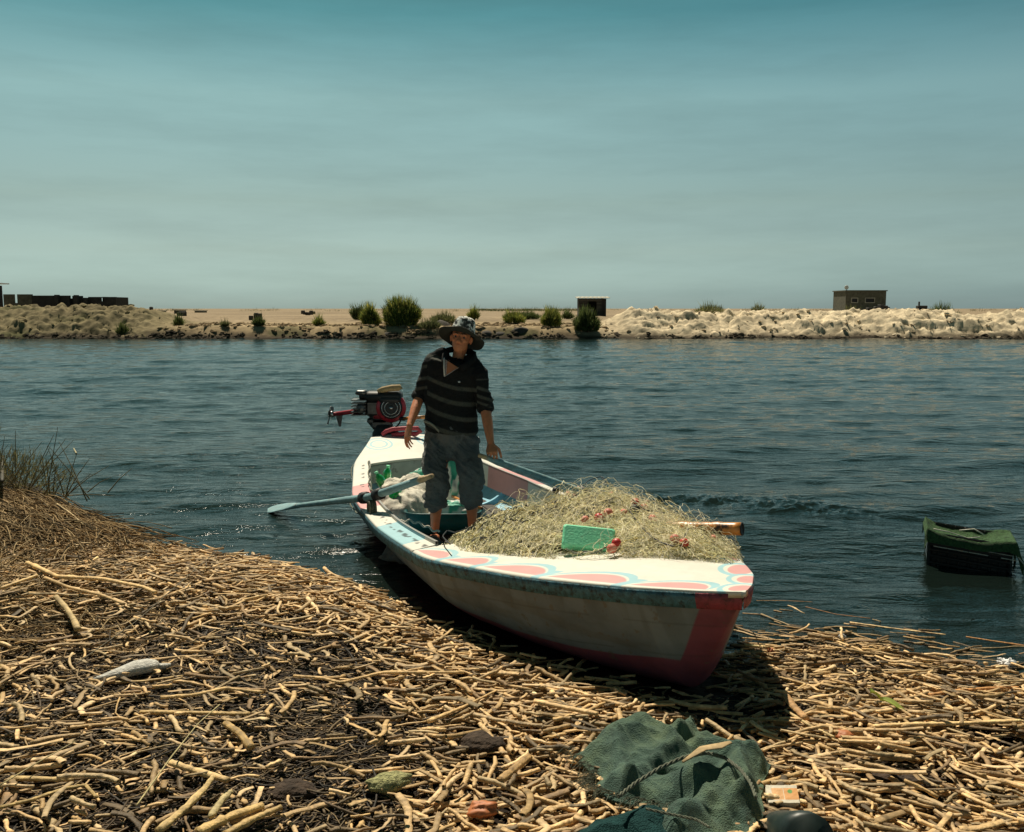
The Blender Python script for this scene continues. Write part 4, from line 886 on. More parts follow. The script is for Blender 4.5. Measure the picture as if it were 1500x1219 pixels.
def strands(n, lo, hi, cols, probs, rad, lift, box_=(3.85, 5.75, -.75, .85), minsd=0.0, seg=9, seed=1, curl=3.0, arch=0.0):
    r = np.random.default_rng(seed)
    x = r.uniform(box_[0], box_[1], n*3); y = r.uniform(box_[2], box_[3], n*3); s = poly_sd(x, y, NC); k = s > minsd; x = x[k][:n]; y = y[k][:n]; n = len(x)
    th = (fbm(x*1.6, y*1.6, seed+3)*9+r.normal(size=n)*1.1)+BROT*0; ln = r.uniform(lo, hi, n); cv = r.normal(size=n)*curl; ph = r.uniform(0, 6.28, n)
    px = np.empty((n, seg+1)); py = np.empty((n, seg+1)); px[:, 0] = x; py[:, 0] = y
    for i in range(seg):
        t_ = th+cv*(i/seg)+.8*np.sin(ph+i*1.3); px[:, i+1] = px[:, i]+np.cos(t_)*ln/seg; py[:, i+1] = py[:, i]+np.sin(t_)*ln/seg
    sd = poly_sd(px, py, NC); ok = (sd.min(1) > -.035) & ~((np.array([((abs(b2w(px[:, i_], py[:, i_], 0)[:, 0]-FBX[0]) < .150) & (abs(b2w(px[:, i_], py[:, i_], 0)[:, 1]-FBX[1]+.01) < .085)) for i_ in range(px.shape[1])]).any(0)) & (r.random(len(px)) < .96)); px, py, sd = px[ok], py[ok], sd[ok]; n = len(px); pull = sd < -.9
    pz = net_h(px, py); pz = np.where(pull, bz(px)+.05, pz)+lift[0]+(lift[1]-lift[0])*r.random((n, 1))+.006*r.normal(size=px.shape)
    if arch: pz = pz+arch*r.random((n, 1))**2*np.sin(np.linspace(0, np.pi, seg+1))[None]
    P = b2w(px, py, pz); T = np.gradient(P, axis=1); T /= np.linalg.norm(T, axis=2, keepdims=True)+1e-9
    A = np.cross(T, V(0, 0, 1)); A /= np.linalg.norm(A, axis=2, keepdims=True)+1e-9; B_ = np.cross(A, T)
    rd_ = (rad*(.7+.6*r.random((n, 1, 1)))); vs = np.stack([P+rd_*(A*math.cos(a)+B_*math.sin(a)) for a in (.5, 2.6, 4.7)], 2)
    m = seg+1; base = (np.arange(n)*m*3)[:, None, None]; i = np.arange(seg)[None, :, None]*3; j = np.arange(3)[None, None, :]
    q = np.stack([base+i+j, base+i+(j+1) % 3, base+i+3+(j+1) % 3, base+i+3+j], -1).reshape(-1, 4)
    ci = r.choice(len(cols), n, p=probs); c = np.array(cols)[ci]*(.7+.6*r.random((n, 1))); c = np.repeat(c[:, None], m*3, 1).reshape(-1, 3)
    return vs.reshape(-1, 3), q, c
mb = MB()
NCOL = [(.52, .53, .42), (.42, .43, .29), (.64, .64, .58), (.34, .29, .12), (.05, .06, .07)]
for a in ((4600, .10, .34, NCOL, (.40, .26, .18, .12, .04), .0017, (-.004, .010), (3.85, 5.75, -.75, .85), .02, 9, 1, 2.5, .0),
          (2600, .05, .16, NCOL, (.30, .34, .08, .18, .10), .0023, (-.002, .012), (3.85, 5.0, -.75, .85), .05, 6, 2, 3, .0),
          (1700, .10, .40, NCOL, (.32, .14, .50, .03, .01), .0012, (.0, .02), (4.6, 5.75, -.75, .85), -.02, 9, 3, 3, .05),
          (700, .20, .5, NCOL, (.2, .1, .62, .04, .04), .0011, (.005, .04), (3.85, 5.75, -.3, .85), .0, 12, 4, 4, .11)):
    v, q, c = strands(*a[:2], a[2], a[3], a[4], a[5], a[6], a[7], a[8], a[9], a[10], a[11], a[12]); mb.add(v, q, col=c)
obj('net_strands', mb, M_net, nroot)['kind'] = 'stuff'
# darker twigs caught in the net, cords and the floats
mb = MB(); v, q, c = strands(260, .03, .12, [(.05, .055, .06)], [1.], .0042, (.008, .022), (3.95, 5.0, -.7, .7), .08, 4, 9, .6); mb.add(v, q, col=c); o_ = obj('caught_debris', mb, M_net, nroot); o_['kind'] = 'stuff'
def w2l(P): d_ = np.asarray(P)[:2]-SS; return float(d_@bu), float(d_@bn)
def on_net(px, py, lift=0.0):
    """where the line of sight through the photo pixel meets the net or deck surface"""
    z = .6
    for _ in range(25):
        P = un(px, py, z=z); x, y = w2l(P); x = min(max(x, 3.2), BL); z = .5*z+.5*(float(net_h(np.array([x]), np.array([y]))[0]) if poly_sd(np.array([x]), np.array([y]), NC)[0] > 0 else float(bz(x))+.04)
    P = un(px, py, z=z); P[2] += lift; return P
def cord(pxs, rad, mt_, name, lab, lift=.012, parent=None):
    mb = MB(); P = np.array([on_net(a, b, lift+.02) for a, b in pxs]); n_ = len(P); t = np.linspace(0, n_-1, n_*7); Q = np.stack([np.interp(t, np.arange(n_), P[:, k]) for k in range(3)], 1)
    k_ = np.hanning(7); k_ /= k_.sum(); Q = np.stack([np.convolve(np.pad(Q[:, k], 3, mode='edge'), k_, 'valid') for k in range(3)], 1); tube(mb, Q, rad, 6); return obj(name, mb, mt_, parent)
cord([(918, 750), (930, 768), (948, 790), (966, 803), (988, 810), (1002, 805)], .0045, M_black, 'float_line', None, parent=nroot)
cord([(848, 727), (862, 712), (880, 706), (890, 712), (882, 728), (868, 738)], .0042, M_black, 'float_line', None, .03, parent=nroot)
cord([(1000, 803), (1004, 790), (1012, 778)], .0038, M_black, 'float_line', None, parent=nroot)
cord([(828, 812), (840, 818), (850, 821), (856, 816), (870, 820), (885, 812), (903, 802)], .0042, M_twine, 'float_line', None, parent=nroot)
cord([(880, 708), (900, 722), (925, 742), (945, 760), (975, 764)], .0036, M_black, 'float_line', None, .03, parent=nroot)
cord([(960, 757), (1000, 763), (1030, 775), (1060, 782), (1068, 798), (1080, 808)], .0036, M_black, 'float_line', None, .03, parent=nroot)
cord([(660, 808), (648, 795), (655, 786), (668, 790)], .0038, M_black, 'float_line', None, .02, parent=nroot)
for px, py, r_, mt_ in ((877, 766, .023, M_float), (891, 759, .023, M_pinkf), (857, 769, .020, M_pinkf), (1002, 804, .021, M_float), (903, 804, .022, M_float), (896, 812, .022, M_pinkf),
        (814, 724, .025, M_black), (930, 754, .026, M_black), (930, 744, .024, M_float), (848, 722, .024, M_float), (832, 730, .022, M_pinkf), (843, 732, .019, M_pinkf), (857, 726, .022, M_pinkf), (895, 730, .022, M_pinkf),
        (943, 751, .020, M_pinkf), (914, 758, .017, M_pinkf), (956, 768, .021, M_pinkf), (988, 798, .021, M_pinkf), (1045, 797, .018, M_pinkf), (948, 742, .018, M_pinkf)):
    r_ = r_*1.18; P = on_net(px, py, .030); mb = MB(); an = random.random()*3; d_ = nrm(V(math.cos(an), math.sin(an), .6*random.random()+.1)); a_, b_ = frame(d_)
    pr_ = [(-1, .22), (-.93, .45), (-.7, .75), (-.35, .95), (0, 1), (.35, .95), (.7, .75), (.93, .45), (1, .22), (.75, .20)]
    loft(mb, [(P+d_*r_*t, a_*r_*k, b_*r_*k) for t, k in pr_], 18); obj('float', mb, mt_, nroot)
# green foam block, bamboo pole
fp = FBX+V(0, 0, .03); A = Matrix.Rotation(R(5), 3, 'Y') @ Matrix.Rotation(R(52), 3, 'X')
mb = MB(); box(mb, fp+V(.01, .05, -.012), (.28, .125, .07), rz=R(-4), bev=.010, M=A); v_ = mb.v[0]
tag(obj('foam_block', mb, M_foam, smooth=False), 'mint green foam block half buried in the front of the net heap', 'foam block')
mb = MB(); v, q, c = strands(420, .12, .35, NCOL, (.4, .3, .28, .02, 0), .0018, (.0, .01), (4.7, 5.3, -.4, .2), .0, 9, 31, 2.5, .05)
mb = MB(); ex = un(1086, 775, d=4.93); st_ = un(900, 772, d=5.32); ts = np.linspace(0, 1, 24); pts = [st_+(ex-st_)*t for t in ts]
rad = [.036*(1+.10*(1 if i in (6, 13, 19) else 0)) for i in range(24)]; tube(mb, pts, rad, 18)
dd = nrm(ex-st_); a_, b_ = frame(dd); pole = obj('bamboo_pole', mb, M_bamboo); tag(pole, 'orange bamboo pole with burnt black end sticking out beyond the net', 'pole')
mb = MB(); loft(mb, [(ex+dd*.004, a_*.037, b_*.037), (ex+dd*.006, a_*.037, b_*.037), (ex+dd*.006, a_*.026, b_*.026), (ex-dd*.05+dd*.05, a_*.025, b_*.025)], 18); obj('charred_end', mb, M_black, pole)

# ------------------------------------------------------------------ the man
PD = 6.95
P_ = lambda px, py, dd=0.0: un(px, py, d=PD+dd)
man = root('person', (P_(660, 787)[0], PD, .06), 'man in a camouflage bucket hat and dark striped jersey standing in the boat', 'person')
px1 = PD/FPX
def limb(mb, pts, rads, n=14, flat=1.0):
    pts = np.asarray(pts, float); m = len(pts); t = np.linspace(0, m-1, (m-1)*6+1)
    Q = np.stack([np.interp(t, np.arange(m), pts[:, k]) for k in range(3)], 1); r_ = np.interp(t, np.arange(m), rads)
    k_ = V(1, 2, 1)/4
    for _ in range(3): Q[1:-1] = np.stack([np.convolve(Q[:, k], k_, 'valid') for k in range(3)], 1)
    tube(mb, Q, r_, n, flat=flat); ball(mb, Q[0], r_[0]*.98, 10, 8); ball(mb, Q[-1], r_[-1]*.98, 10, 8)
# joints (image-left = his right)
headc = P_(675.5, 497, -.02)
neck0 = P_(670, 528, .02)
shL, shR = P_(636, 532, .04), P_(702, 548, -.02)
elL, elR = P_(615, 580, .10), P_(711, 598, -.02)
wrL, wrR = P_(600, 624, -.12), P_(719, 650, -.20)
hipc = P_(661, 642, .04); hpL, hpR = P_(647, 652, .03), P_(679, 650, .03)
knL, knR = P_(640, 712, -.20), P_(690, 704, -.26)
anL, anR = P_(637, 776, -.0), P_(692, 778, .06)
anL[2] = .17; anR[2] = .17
chest = P_(666, 562, .03); waist = P_(661, 610, .05)
mb = MB()
sx_ = nrm(shR-shL); back = nrm(np.cross(sx_, V(0, 0, 1)));
loft(mb, [(hipc+V(0, 0, -.10), sx_*.12, back*.09), (hipc, sx_*.155, back*.11), (waist, sx_*.135, back*.095), (chest+V(0, .015, 0), sx_*.140, back*.085), ((shL+shR)/2+V(0, .01, .0), sx_*.15, back*.080), ((shL+shR)/2+V(0, 0, .055), sx_*.07, back*.06)], 20)
limb(mb, [neck0+V(-.0, .02, -.07), neck0+V(.004, .025, .01), headc+V(0, .045, -.05)], [.060, .050, .048])
# head
hd_ = nrm(V(-.10, -1, .10)); hs = nrm(np.cross(hd_, V(0, 0, 1))); hs = -hs if hs[0] < 0 else hs; hu = np.cross(hs, hd_); hu = hu if hu[2] > 0 else -hu
roll = R(9); hs, hu = hs*math.cos(roll)-hu*math.sin(roll), hu*math.cos(roll)+hs*math.sin(roll)
HM = np.stack([hs, hd_, hu], 1)          # columns: right(image), front, up
hp = lambda x, y, z: headc+HM@V(x, y, z)
ball(mb, hp(0, -.015, .035), (.074, .092, .088), 20, 14, A=HM)
loft(mb, [(hp(0, .052, -.100), hs*.020, hd_*.018), (hp(0, .044, -.088), hs*.036, hd_*.036), (hp(0, .026, -.052), hs*.053, hd_*.060), (hp(0, .012, .0), hs*.068, hd_*.074), (hp(0, .0, .05), hs*.07, hd_*.080)], 20)
limb(mb, [hp(0, .084, .018), hp(0, .098, -.008), hp(0, .106, -.022)], [.009, .012, .015], 10); ball(mb, hp(.013, .092, -.026), .010); ball(mb, hp(-.013, .092, -.026), .010)
for s in (-1, 1):
    limb(mb, [hp(.012*s, .083, .030), hp(.030*s, .082, .034), hp(.048*s, .070, .028)], [.010, .011, .009], 8)
    ball(mb, hp(.036*s, .062, -.012), (.022, .018, .018), A=HM)
    limb(mb, [hp(.071*s, -.004, .018), hp(.078*s, -.012, .012), hp(.075*s, -.006, -.022)], [.010, .013, .008], 8)
limb(mb, [hp(-.024, .076, -.052), hp(0, .087, -.050), hp(.024, .076, -.052)], [.005, .008, .005], 8); limb(mb, [hp(-.021, .074, -.063), hp(0, .085, -.064), hp(.021, .074, -.063)], [.005, .009, .005], 8)
ball(mb, hp(0, .058, -.088), (.022, .018, .016), A=HM)
# arms
limb(mb, [shL, (shL+elL)/2, elL, elL*.55+wrL*.45+V(0, 0, 0), wrL], [.058, .047, .040, .038, .025])
limb(mb, [shR, (shR+elR)/2, elR, elR*.6+wrR*.4, wrR], [.058, .047, .041, .040, .026])
# legs and feet
for hp_, kn, an, s in ((hpL, knL, anL, -1), (hpR, knR, anR, 1)):
    limb(mb, [hp_, hp_*.5+kn*.5, kn, kn*.65+an*.35+V(0, .02, 0), an*.85+kn*.15, an], [.070, .064, .052, .053, .036, .034])
    ft = nrm(V(.10*s-.15, -1, 0)); h0 = V(an[0], an[1]+.03, .085)
    loft(mb, [(h0-ft*.045+V(0, 0, -.005), V(.020, 0, 0), V(0, 0, .02)), (h0-ft*.02, V(.03, 0, 0), V(0, 0, .032)), (h0+ft*.06+V(0, 0, .008), V(.034, 0, 0), V(0, 0, .040)), (h0+ft*.13+V(0, 0, -.006), V(.043, 0, 0), V(0, 0, .022)), (h0+ft*.175+V(0, 0, -.012), V(.040, 0, 0), V(0, 0, .014))], 14)
    sd2 = V(-ft[1], ft[0], 0)
    for k in range(5): ball(mb, h0+ft*(.195-.008*abs(k-1)*1.0)+sd2*s*(.030-.0155*k)*(-1)+V(0, 0, -.013), (.010 if k else .013, .016, .010), 8, 6)
def hand(mb, wr, d, palm_n, curl, s, spread=.10, sc=1.0):
    """palm + five fingers; d points from wrist to knuckles, palm_n out of the palm, s = thumb side along d x palm_n"""
    d = nrm(d); palm_n = nrm(palm_n-d*(palm_n@d)); sd = np.cross(d, palm_n)*s
    loft(mb, [(wr-d*.01, sd*.024*sc, palm_n*.018), (wr+d*.02, sd*.030*sc, palm_n*.017), (wr+d*.055*sc, sd*.040*sc, palm_n*.014), (wr+d*.088*sc, sd*.040*sc, palm_n*.011)], 14, pw=.8)
    for k, (off, ln, r_) in enumerate(((.029, .072, .0088), (.010, .080, .0092), (-.010, .075, .0088), (-.029, .060, .0078))):
        p = wr+d*(.086-.004*abs(k-1))*sc+sd*off*sc; dirv = nrm(d+sd*spread*(1.5-k)*.5); pts = [p-d*.012]; an = 0; rr_ = [r_*1.05]
        pts.append(p)
        rr_.append(r_)
        for j, (fr, ca) in enumerate(zip((.45, .32, .23), curl)):
            an += ca*(1+.12*k); q = dirv*math.cos(an)+palm_n*math.sin(an); p = p+q*ln*fr*sc; pts.append(p); rr_.append(r_*(1-.10*(j+1)))
        tube(mb, pts, rr_, 8)
        for pt, r2 in zip(pts, rr_): ball(mb, pt, r2, 8, 6)
    p = wr+d*.025*sc+sd*.024*sc; q = nrm(d*.65+sd*.75+palm_n*.25); pts = [p, p+q*.035*sc]; q2 = nrm(d*.9+sd*.25+palm_n*(.35+.4*curl[0])); pts += [pts[-1]+q2*.030*sc, pts[-1]+q2*.030*sc+nrm(q2+palm_n*.4)*.024*sc]
    tube(mb, pts, [.015, .0115, .0105, .009], 9)
    for pt, r2 in zip(pts, [.0145, .0115, .0105, .009]): ball(mb, pt, r2, 8, 6)
hdL = nrm(P_(595, 650, -.16)-wrL); hand(mb, wrL, hdL, V(.75, .55, 0), (.25, .35, .25), -1, sc=1.08)
# right-image hand closes over the oar handle
oi, ol = OAR2; od = nrm(ol-oi); gp = oi+od*.115
top = gp+V(0, 0, .034); dR = nrm(V(.10, -.75, -.55)); wrG = top-dR*.075+V(0, .01, .028)
limb(mb, [wrR, wrG], [.026, .025]); hand(mb, wrG, dR, nrm(V(0, .45, -1)), (.62, .95, .75), 1, .05, sc=1.1)
me, og = organic('body', mb, .0045, 3, .5, origin=LOC[man.name]); me.materials.append(M_skin); body = obj('body', me, M_skin, man, origin=og)
# eyes, brows, hair
for s in (-1, 1):
    mb = MB(); ball(mb, hp(.031*s, .0705, .010), .0100, 10, 8); ey = obj('eye', mb, M_eye, man); mb = MB(); ball(mb, hp(.031*s, .0800, .008), .0052, 8, 6); obj('pupil', mb, M_hair, ey)
    mb = MB(); tube(mb, [hp(.012*s, .090, .031), hp(.030*s, .089, .038), hp(.050*s, .074, .031)], [.003, .0045, .002], 6); obj('eyebrow', mb, M_hair, man)
mb = MB(); n_ = 22; r = np.random.default_rng(2)
ball(mb, hp(0, -.026, .040), (.079, .092, .090), 24, 16, A=HM); v_ = mb.v[0]; lv = (v_-headc)@HM; k = (lv[:, 1] > .03); v_[k] -= hd_*.03; mb.v[0] = v_
obj('hair', mb, M_hair, man)
# ---- jersey
mb = MB()
tors = [(629, 701, 640, 652, .05), (621, 700, 622, 628, .05), (622, 697, 604, 600, .05), (622, 699, 578, 582, .04), (624, 702, 556, 566, .03), (627, 707, 537, 552, .02), (630, 705, 524, 538, .02)]
rings = []
for (l, r_, yl_, yr, dd) in tors[1:]:
    a = P_(l, yl_, dd); b = P_(r_, yr, dd); c_ = (a+b)/2; hx_ = (b-a)/2; rings.append((c_, hx_, np.cross(nrm(hx_), V(0, 0, 1))*-(.145 if yl_ > 590 else .122)))
rings.insert(0, (rings[0][0]+V(0.0, 0, -.04), rings[0][1]*.97, rings[0][2]*.98))
a = P_(648, 517, .03); b = P_(696, 530, .02); rings.append(((a+b)/2+V(0, .02, -.012), (b-a)/2, V(0, -.070, 0)))

rr_ = []
for i in range(len(rings)-1):
    for t in np.linspace(0, 1, 5)[:-1]: rr_.append(tuple(np.asarray(p)*(1-t)+np.asarray(q)*t for p, q in zip(rings[i], rings[i+1])))
rr_.append(rings[-1]); loft(mb, rr_, 26, pw=.85)
limb(mb, [shL+V(-.0, 0, .005), (shL+elL)/2+V(-.00, 0, .0), elL+V(.004, 0, .018)], [.074, .066, .058], 16)
limb(mb, [shR+V(-.01, 0, .005), (shR+elR)/2+V(.0, 0, 0), elR+V(-.002, 0, .005)], [.074, .068, .060], 16)
limb(mb, [P_(650, 520, .03), shL+V(.01, 0, .01)], [.055, .070], 14); limb(mb, [P_(690, 527, .02), shR+V(-.01, 0, .01)], [.055, .070], 14)
me, og = organic('jersey', mb, .006, 5, .5, origin=LOC[man.name])
co = me_co(me); no = me_no(me); W_ = co+og
fold = .034*(ridge(W_[:, 0]*5+W_[:, 2]*3, W_[:, 2]*9-W_[:, 0]*5, 101, 3)-.6)+.008*(fbm(W_[:, 0]*22, W_[:, 2]*22+W_[:, 1]*20, 102)-.5)
co = co+no*fold[:, None]; set_co(me, co); W_ = co+og
# stripes follow the cloth down the body and round the sleeves
base = np.zeros((len(W_), 3))+V(.017, .018, .019); st_c = V(.085, .088, .076)
yy = 452+(CAMZ-W_[:, 2])*FPX/PD; xx = 750+W_[:, 0]*FPX/PD
u_ = yy-.26*(xx-660)-9*np.sin((xx-620)/80*3.1)*.6; d_arm = W_[:, 0] > P_(700, 560)[0]
u_ = np.where((xx > 699+0*yy) & (yy > 545), yy-.0*(xx-700)+3, u_)
stripe = np.zeros(len(W_))
for a, b in ((557, 562), (579, 584.5), (601, 606.5), (624, 630)): stripe = np.maximum(stripe, sstep(a-1.2, a+.4, u_)*sstep(b+1.2, b-.4, u_))
arm = (xx > 699) & (yy > 555); sa = np.zeros(len(W_))
for a, b in ((566, 570), (578, 582), (588, 591)): sa = np.maximum(sa, sstep(a-1, a+.4, yy-.35*(xx-706))*sstep(b+1, b-.4, yy-.35*(xx-706)))
stripe = np.where(arm, sa, stripe)
armL = (xx < 626) & (yy < 600); sl_ = np.zeros(len(W_))
for a, b in ((535, 539), (552, 556), (566, 570)): sl_ = np.maximum(sl_, sstep(a-1, a+.4, yy+.2*(xx-620))*sstep(b+1, b-.4, yy+.2*(xx-620)))
stripe = np.where(armL, sl_, stripe); shp = sstep(4, 2, abs((yy-522)-.25*(xx-632)))*(xx < 652)*.8; stripe = np.maximum(stripe, shp)
base = base*(1-stripe[:, None])+st_c*stripe[:, None]
set_col(me, base); me.materials.append(M_shirt); obj('jersey', me, M_shirt, man, origin=og)
# collar, open placket with the plaid lining, rolled cuffs, small badge, pale hem
cl = lambda px, py, dd: P_(px, py, dd)
mb = MB()
def strip(mb, pts, wv, th=.006, col=None):
    pts = np.asarray(pts, float); wv = np.asarray(wv, float); n_ = len(pts)
    if wv.ndim == 1: wv = np.tile(wv, (n_, 1))
    T = np.gradient(pts, axis=0); nn = np.cross(T, wv); nn /= np.linalg.norm(nn, axis=1, keepdims=True)+1e-9
    vs = np.concatenate([pts-wv/2-nn*th/2, pts+wv/2-nn*th/2, pts+wv/2+nn*th/2, pts-wv/2+nn*th/2]); i = np.arange(n_-1)
    q = [np.stack([i+k*n_, i+1+k*n_, i+1+((k+1) % 4)*n_, i+((k+1) % 4)*n_], 1) for k in range(4)]
    mb.add(vs, np.concatenate(q), ngons=[[0, n_, 2*n_, 3*n_], [n_-1, 4*n_-1, 3*n_-1, 2*n_-1]], col=col)
strip(mb, [cl(652, 516, -.02), cl(651, 521, -.065), cl(650, 528, -.10), cl(650, 536, -.115)], V(.035, -.01, .02), .007)
strip(mb, [cl(697, 520, .0), cl(694, 526, -.05), cl(684, 535, -.10), cl(673, 541, -.118)], V(-.02, -.01, .045), .007)
strip(mb, [cl(654, 514, .04), cl(662, 512, .09), cl(675, 513, .10), cl(690, 516, .07), cl(697, 520, .0)], V(0, .015, .045), .007)
mb.c = [c*V(.016, .017, .018) for c in mb.c]
obj('collar', mb, M_shirt, man)
mb = MB(); n1 = 12; vs = []; cs = []
A_, B_, C_ = cl(652, 526, -.120), cl(672, 539, -.128), cl(651.5, 550, -.118)
tri = MB(); m_ = 26; idx = {}
for i in range(m_+1):
    for j in range(m_+1-i):
        idx[(i, j)] = len(vs); u0, v0 = i/m_, j/m_; p = A_*(1-u0-v0)+B_*u0+C_*v0; vs.append(p+V(0, -.010-.012*4*u0*v0, 0))
        fx_ = (p[0]*85) % 1; fz_ = (p[2]*85) % 1; pl = (fx_ < .3) or (fz_ < .3); skin_ = u0 > .20-.10*v0
        cs.append(V(.42, .17, .085) if skin_ else (V(.38, .36, .35) if not pl else V(.14, .10, .10)))
tf = [[idx[(i, j)], idx[(i+1, j)], idx[(i, j+1)]] for i in range(m_) for j in range(m_-i)]+[[idx[(i+1, j)], idx[(i+1, j+1)], idx[(i, j+1)]] for i in range(m_-1) for j in range(m_-1-i)]
mb.add(vs, None, tf, col=np.array(cs)); obj('open_placket', mb, M_plaid, man)
mb = MB(); strip(mb, [A_+V(-.006, -.018, .01), (A_+C_)/2+V(-.006, -.02, 0), C_+V(0, -.016, -.006)], V(.010, 0, 0), .005, col=V(.6, .6, .58)); strip(mb, [B_+V(.0, -.016, .004), (B_+C_)/2+V(.0, -.022, -.002), C_+V(0, -.016, -.006)], V(.008, 0, .008), .005, col=V(.5, .5, .5)); obj('placket_trim', mb, M_plaid, man)
mb = MB(); ball(mb, cl(672.5, 559.5, -.125), (.009, .006, .006), 10, 8, col=V(1, 1, 1)); obj('badge', mb, M_plaid, man)
for el, wr_, k, cc in ((elL, wrL, .01, (.055, .063)), (elR, wrR, .0, (.057, .066))):
    d_ = nrm(wr_-el) if el is elR else nrm(elL-shL); mb = MB(); c0 = el+d_*k; a_, b_ = frame(d_)
    loft(mb, [(c0-d_*.035, a_*cc[0], b_*cc[0]), (c0-d_*.025, a_*cc[1], b_*cc[1]), (c0+d_*.012, a_*cc[1]*1.02, b_*cc[1]), (c0+d_*.022, a_*cc[0]*.98, b_*cc[0]*.98), (c0+d_*.010, a_*cc[0]*.85, b_*cc[0]*.85)], 20, col=V(.03, .032, .033)); obj('cuff', mb, M_shirt, man)
mb = MB(); hm = []
for t in np.linspace(0, 1, 16): hm.append(cl(621+22*t, 617+15*t-3*math.sin(t*3.1), -.055-.055*math.sin(t*1.5)))
strip(mb, hm, V(.0, -.004, .018), .008, col=V(.30, .30, .25)); obj('jersey_hem', mb, M_shirt, man)
# ---- trousers, rolled below the knee
mb = MB()
W1a, W1b = P_(622, 622, .05), P_(696, 618, .05); H1a, H1b = P_(618, 652, .05), P_(703, 648, .05)
loft(mb, [((W1a+W1b)/2, (W1b-W1a)/2, V(0, -.135, 0)), ((H1a+H1b)/2, (H1b-H1a)/2*.98, V(0, -.145, 0)), (P_(661, 668, .02), V(.18, 0, 0), V(0, -.13, 0)), (P_(661, 674, .02), V(.10, 0, 0), V(0, -.10, 0))], 24)
cfL, cfR = P_(638, 737, -.13), P_(690, 733, -.14)
limb(mb, [P_(640, 652, .02), P_(638, 685, -.11), knL+V(-.002, .01, .01), P_(639, 727, -.18), cfL], [.106, .096, .086, .085, .068], 18)
limb(mb, [P_(681, 652, .02), P_(686, 681, -.13), knR+V(0, .01, .01), P_(690, 722, -.20), cfR], [.106, .098, .087, .083, .068], 18)
for c_ in (cfL, cfR):
    a_, b_ = V(1, 0, 0), V(0, 1, 0); loft(mb, [(c_+V(0, 0, .03), a_*.080, b_*.080), (c_+V(0, 0, .0), a_*.084, b_*.084), (c_+V(0, 0, -.028), a_*.076, b_*.076)], 18)
me, og = organic('trousers', mb, .006, 5, .5, origin=LOC[man.name])
co = me_co(me); no = me_no(me); W_ = co+og
zz = W_[:, 2]; low = sstep(.72, .45, zz)
fold = .050*(ridge(W_[:, 0]*4.5+1.7*W_[:, 2], W_[:, 2]*11+W_[:, 0]*7, 111, 3)-.6)+.020*low*(ridge(W_[:, 0]*7, W_[:, 2]*18, 112, 2)-.6)+.006*(fbm(W_[:, 0]*30, W_[:, 2]*30+W_[:, 1]*25, 113)-.5)
set_co(me, co+no*fold[:, None]); me.materials.append(M_trous); obj('trousers', me, M_trous, man, origin=og)
# ---- hat: crown and floppy brim tipped up at the front, down on the image-right
hat_c = hp(.003, -.004, .032); _r = R(4); hs2 = hs*math.cos(_r)-hu*math.sin(_r); hu2 = hu*math.cos(_r)+hs*math.sin(_r)
tilt = R(7); hf = hd_*math.cos(tilt)+hu2*math.sin(tilt); hu3 = hu2*math.cos(tilt)-hd_*math.sin(tilt)
n_ = 72; th = np.arange(n_)/n_*2*np.pi; rows = []
prof = [(.176, None), (.158, None), (.135, None), (.110, None), (.092, .008), (.089, .03), (.085, .06), (.079, .095), (.069, .118), (.052, .132), (.028, .138), (.004, .139)]
for r_, h in prof:
    if h is None:
        k = (r_-.09)/.10; fr = np.clip(np.sin(th), 0, 1)**1.3; droop = -.018*k+.060*k*np.sin(th)*np.where(np.sin(th) > 0, .85, 1.15)-.016*k*np.cos(th)*np.cos(th)+.006*k*np.sin(5*th+1)
        rr2 = r_*(1+.05*np.sin(3*th+.5)*k); hh = droop
    else: rr2 = r_*(1+.02*np.sin(7*th+r_*90)); hh = h+0*th+.004*np.sin(4*th+h*60)
    rows.append(hat_c+np.outer(rr2*np.cos(th), hs2)+np.outer(rr2*1.10*np.sin(th), hf)+np.outer(hh, hu3))
inner = []
for r_, h in ((.083, .095), (.084, .02), (.088, .0)): inner.append(hat_c+np.outer(r_*np.cos(th), hs2)*.96+np.outer(r_*1.10*np.sin(th), hf)*.96+np.outer(h+0*th, hu3))
under = [rows[k]-hu3*.004 for k in (3, 2, 1, 0)]
allr = inner+under+rows; vs = np.concatenate(allr); m = len(allr); i = np.arange(m-1)[:, None]*n_; j = np.arange(n_)[None, :]
q = np.stack([i+j, i+(j+1) % n_, i+n_+(j+1) % n_, i+n_+j], -1).reshape(-1, 4)
cs = np.zeros((len(vs), 3))+V(.035, .04, .035)
me = raw_mesh('hat', vs-LOC[man.name], q, ngons=[list(range((m-1)*n_, m*n_))], col=cs, mats=[M_hat])
o = bpy.data.objects.new('t', me); COL.objects.link(o); md = o.modifiers.new('s', 'SUBSURF'); md.subdivision_type = 'CATMULL_CLARK'; md.levels = 2; md.render_levels = 2
dg = bpy.context.evaluated_depsgraph_get(); dg.update(); m2 = bpy.data.meshes.new_from_object(o.evaluated_get(dg)); bpy.data.objects.remove(o)
co = me_co(m2)+LOC[man.name]; rel = (co-hat_c); uh = rel@hu3; a = np.arctan2(rel@hf, rel@hs2)
pn = fbm(a*3.0+5, uh*55, 121, 3)+.35*(vn(a*9, uh*120, 122)-.5); rad_ = np.hypot(rel@hs2, rel@hf)
pn = np.where(rad_ > .097, fbm((rel@hs2)*40+3, (rel@hf)*40, 123, 3)+.25*(vn((rel@hs2)*90, (rel@hf)*90, 5)-.5), pn)
c = np.where((pn > .475)[:, None], V(.85, .85, .80), np.where((pn > .40)[:, None], V(.14, .15, .14), V(.03, .035, .035)))
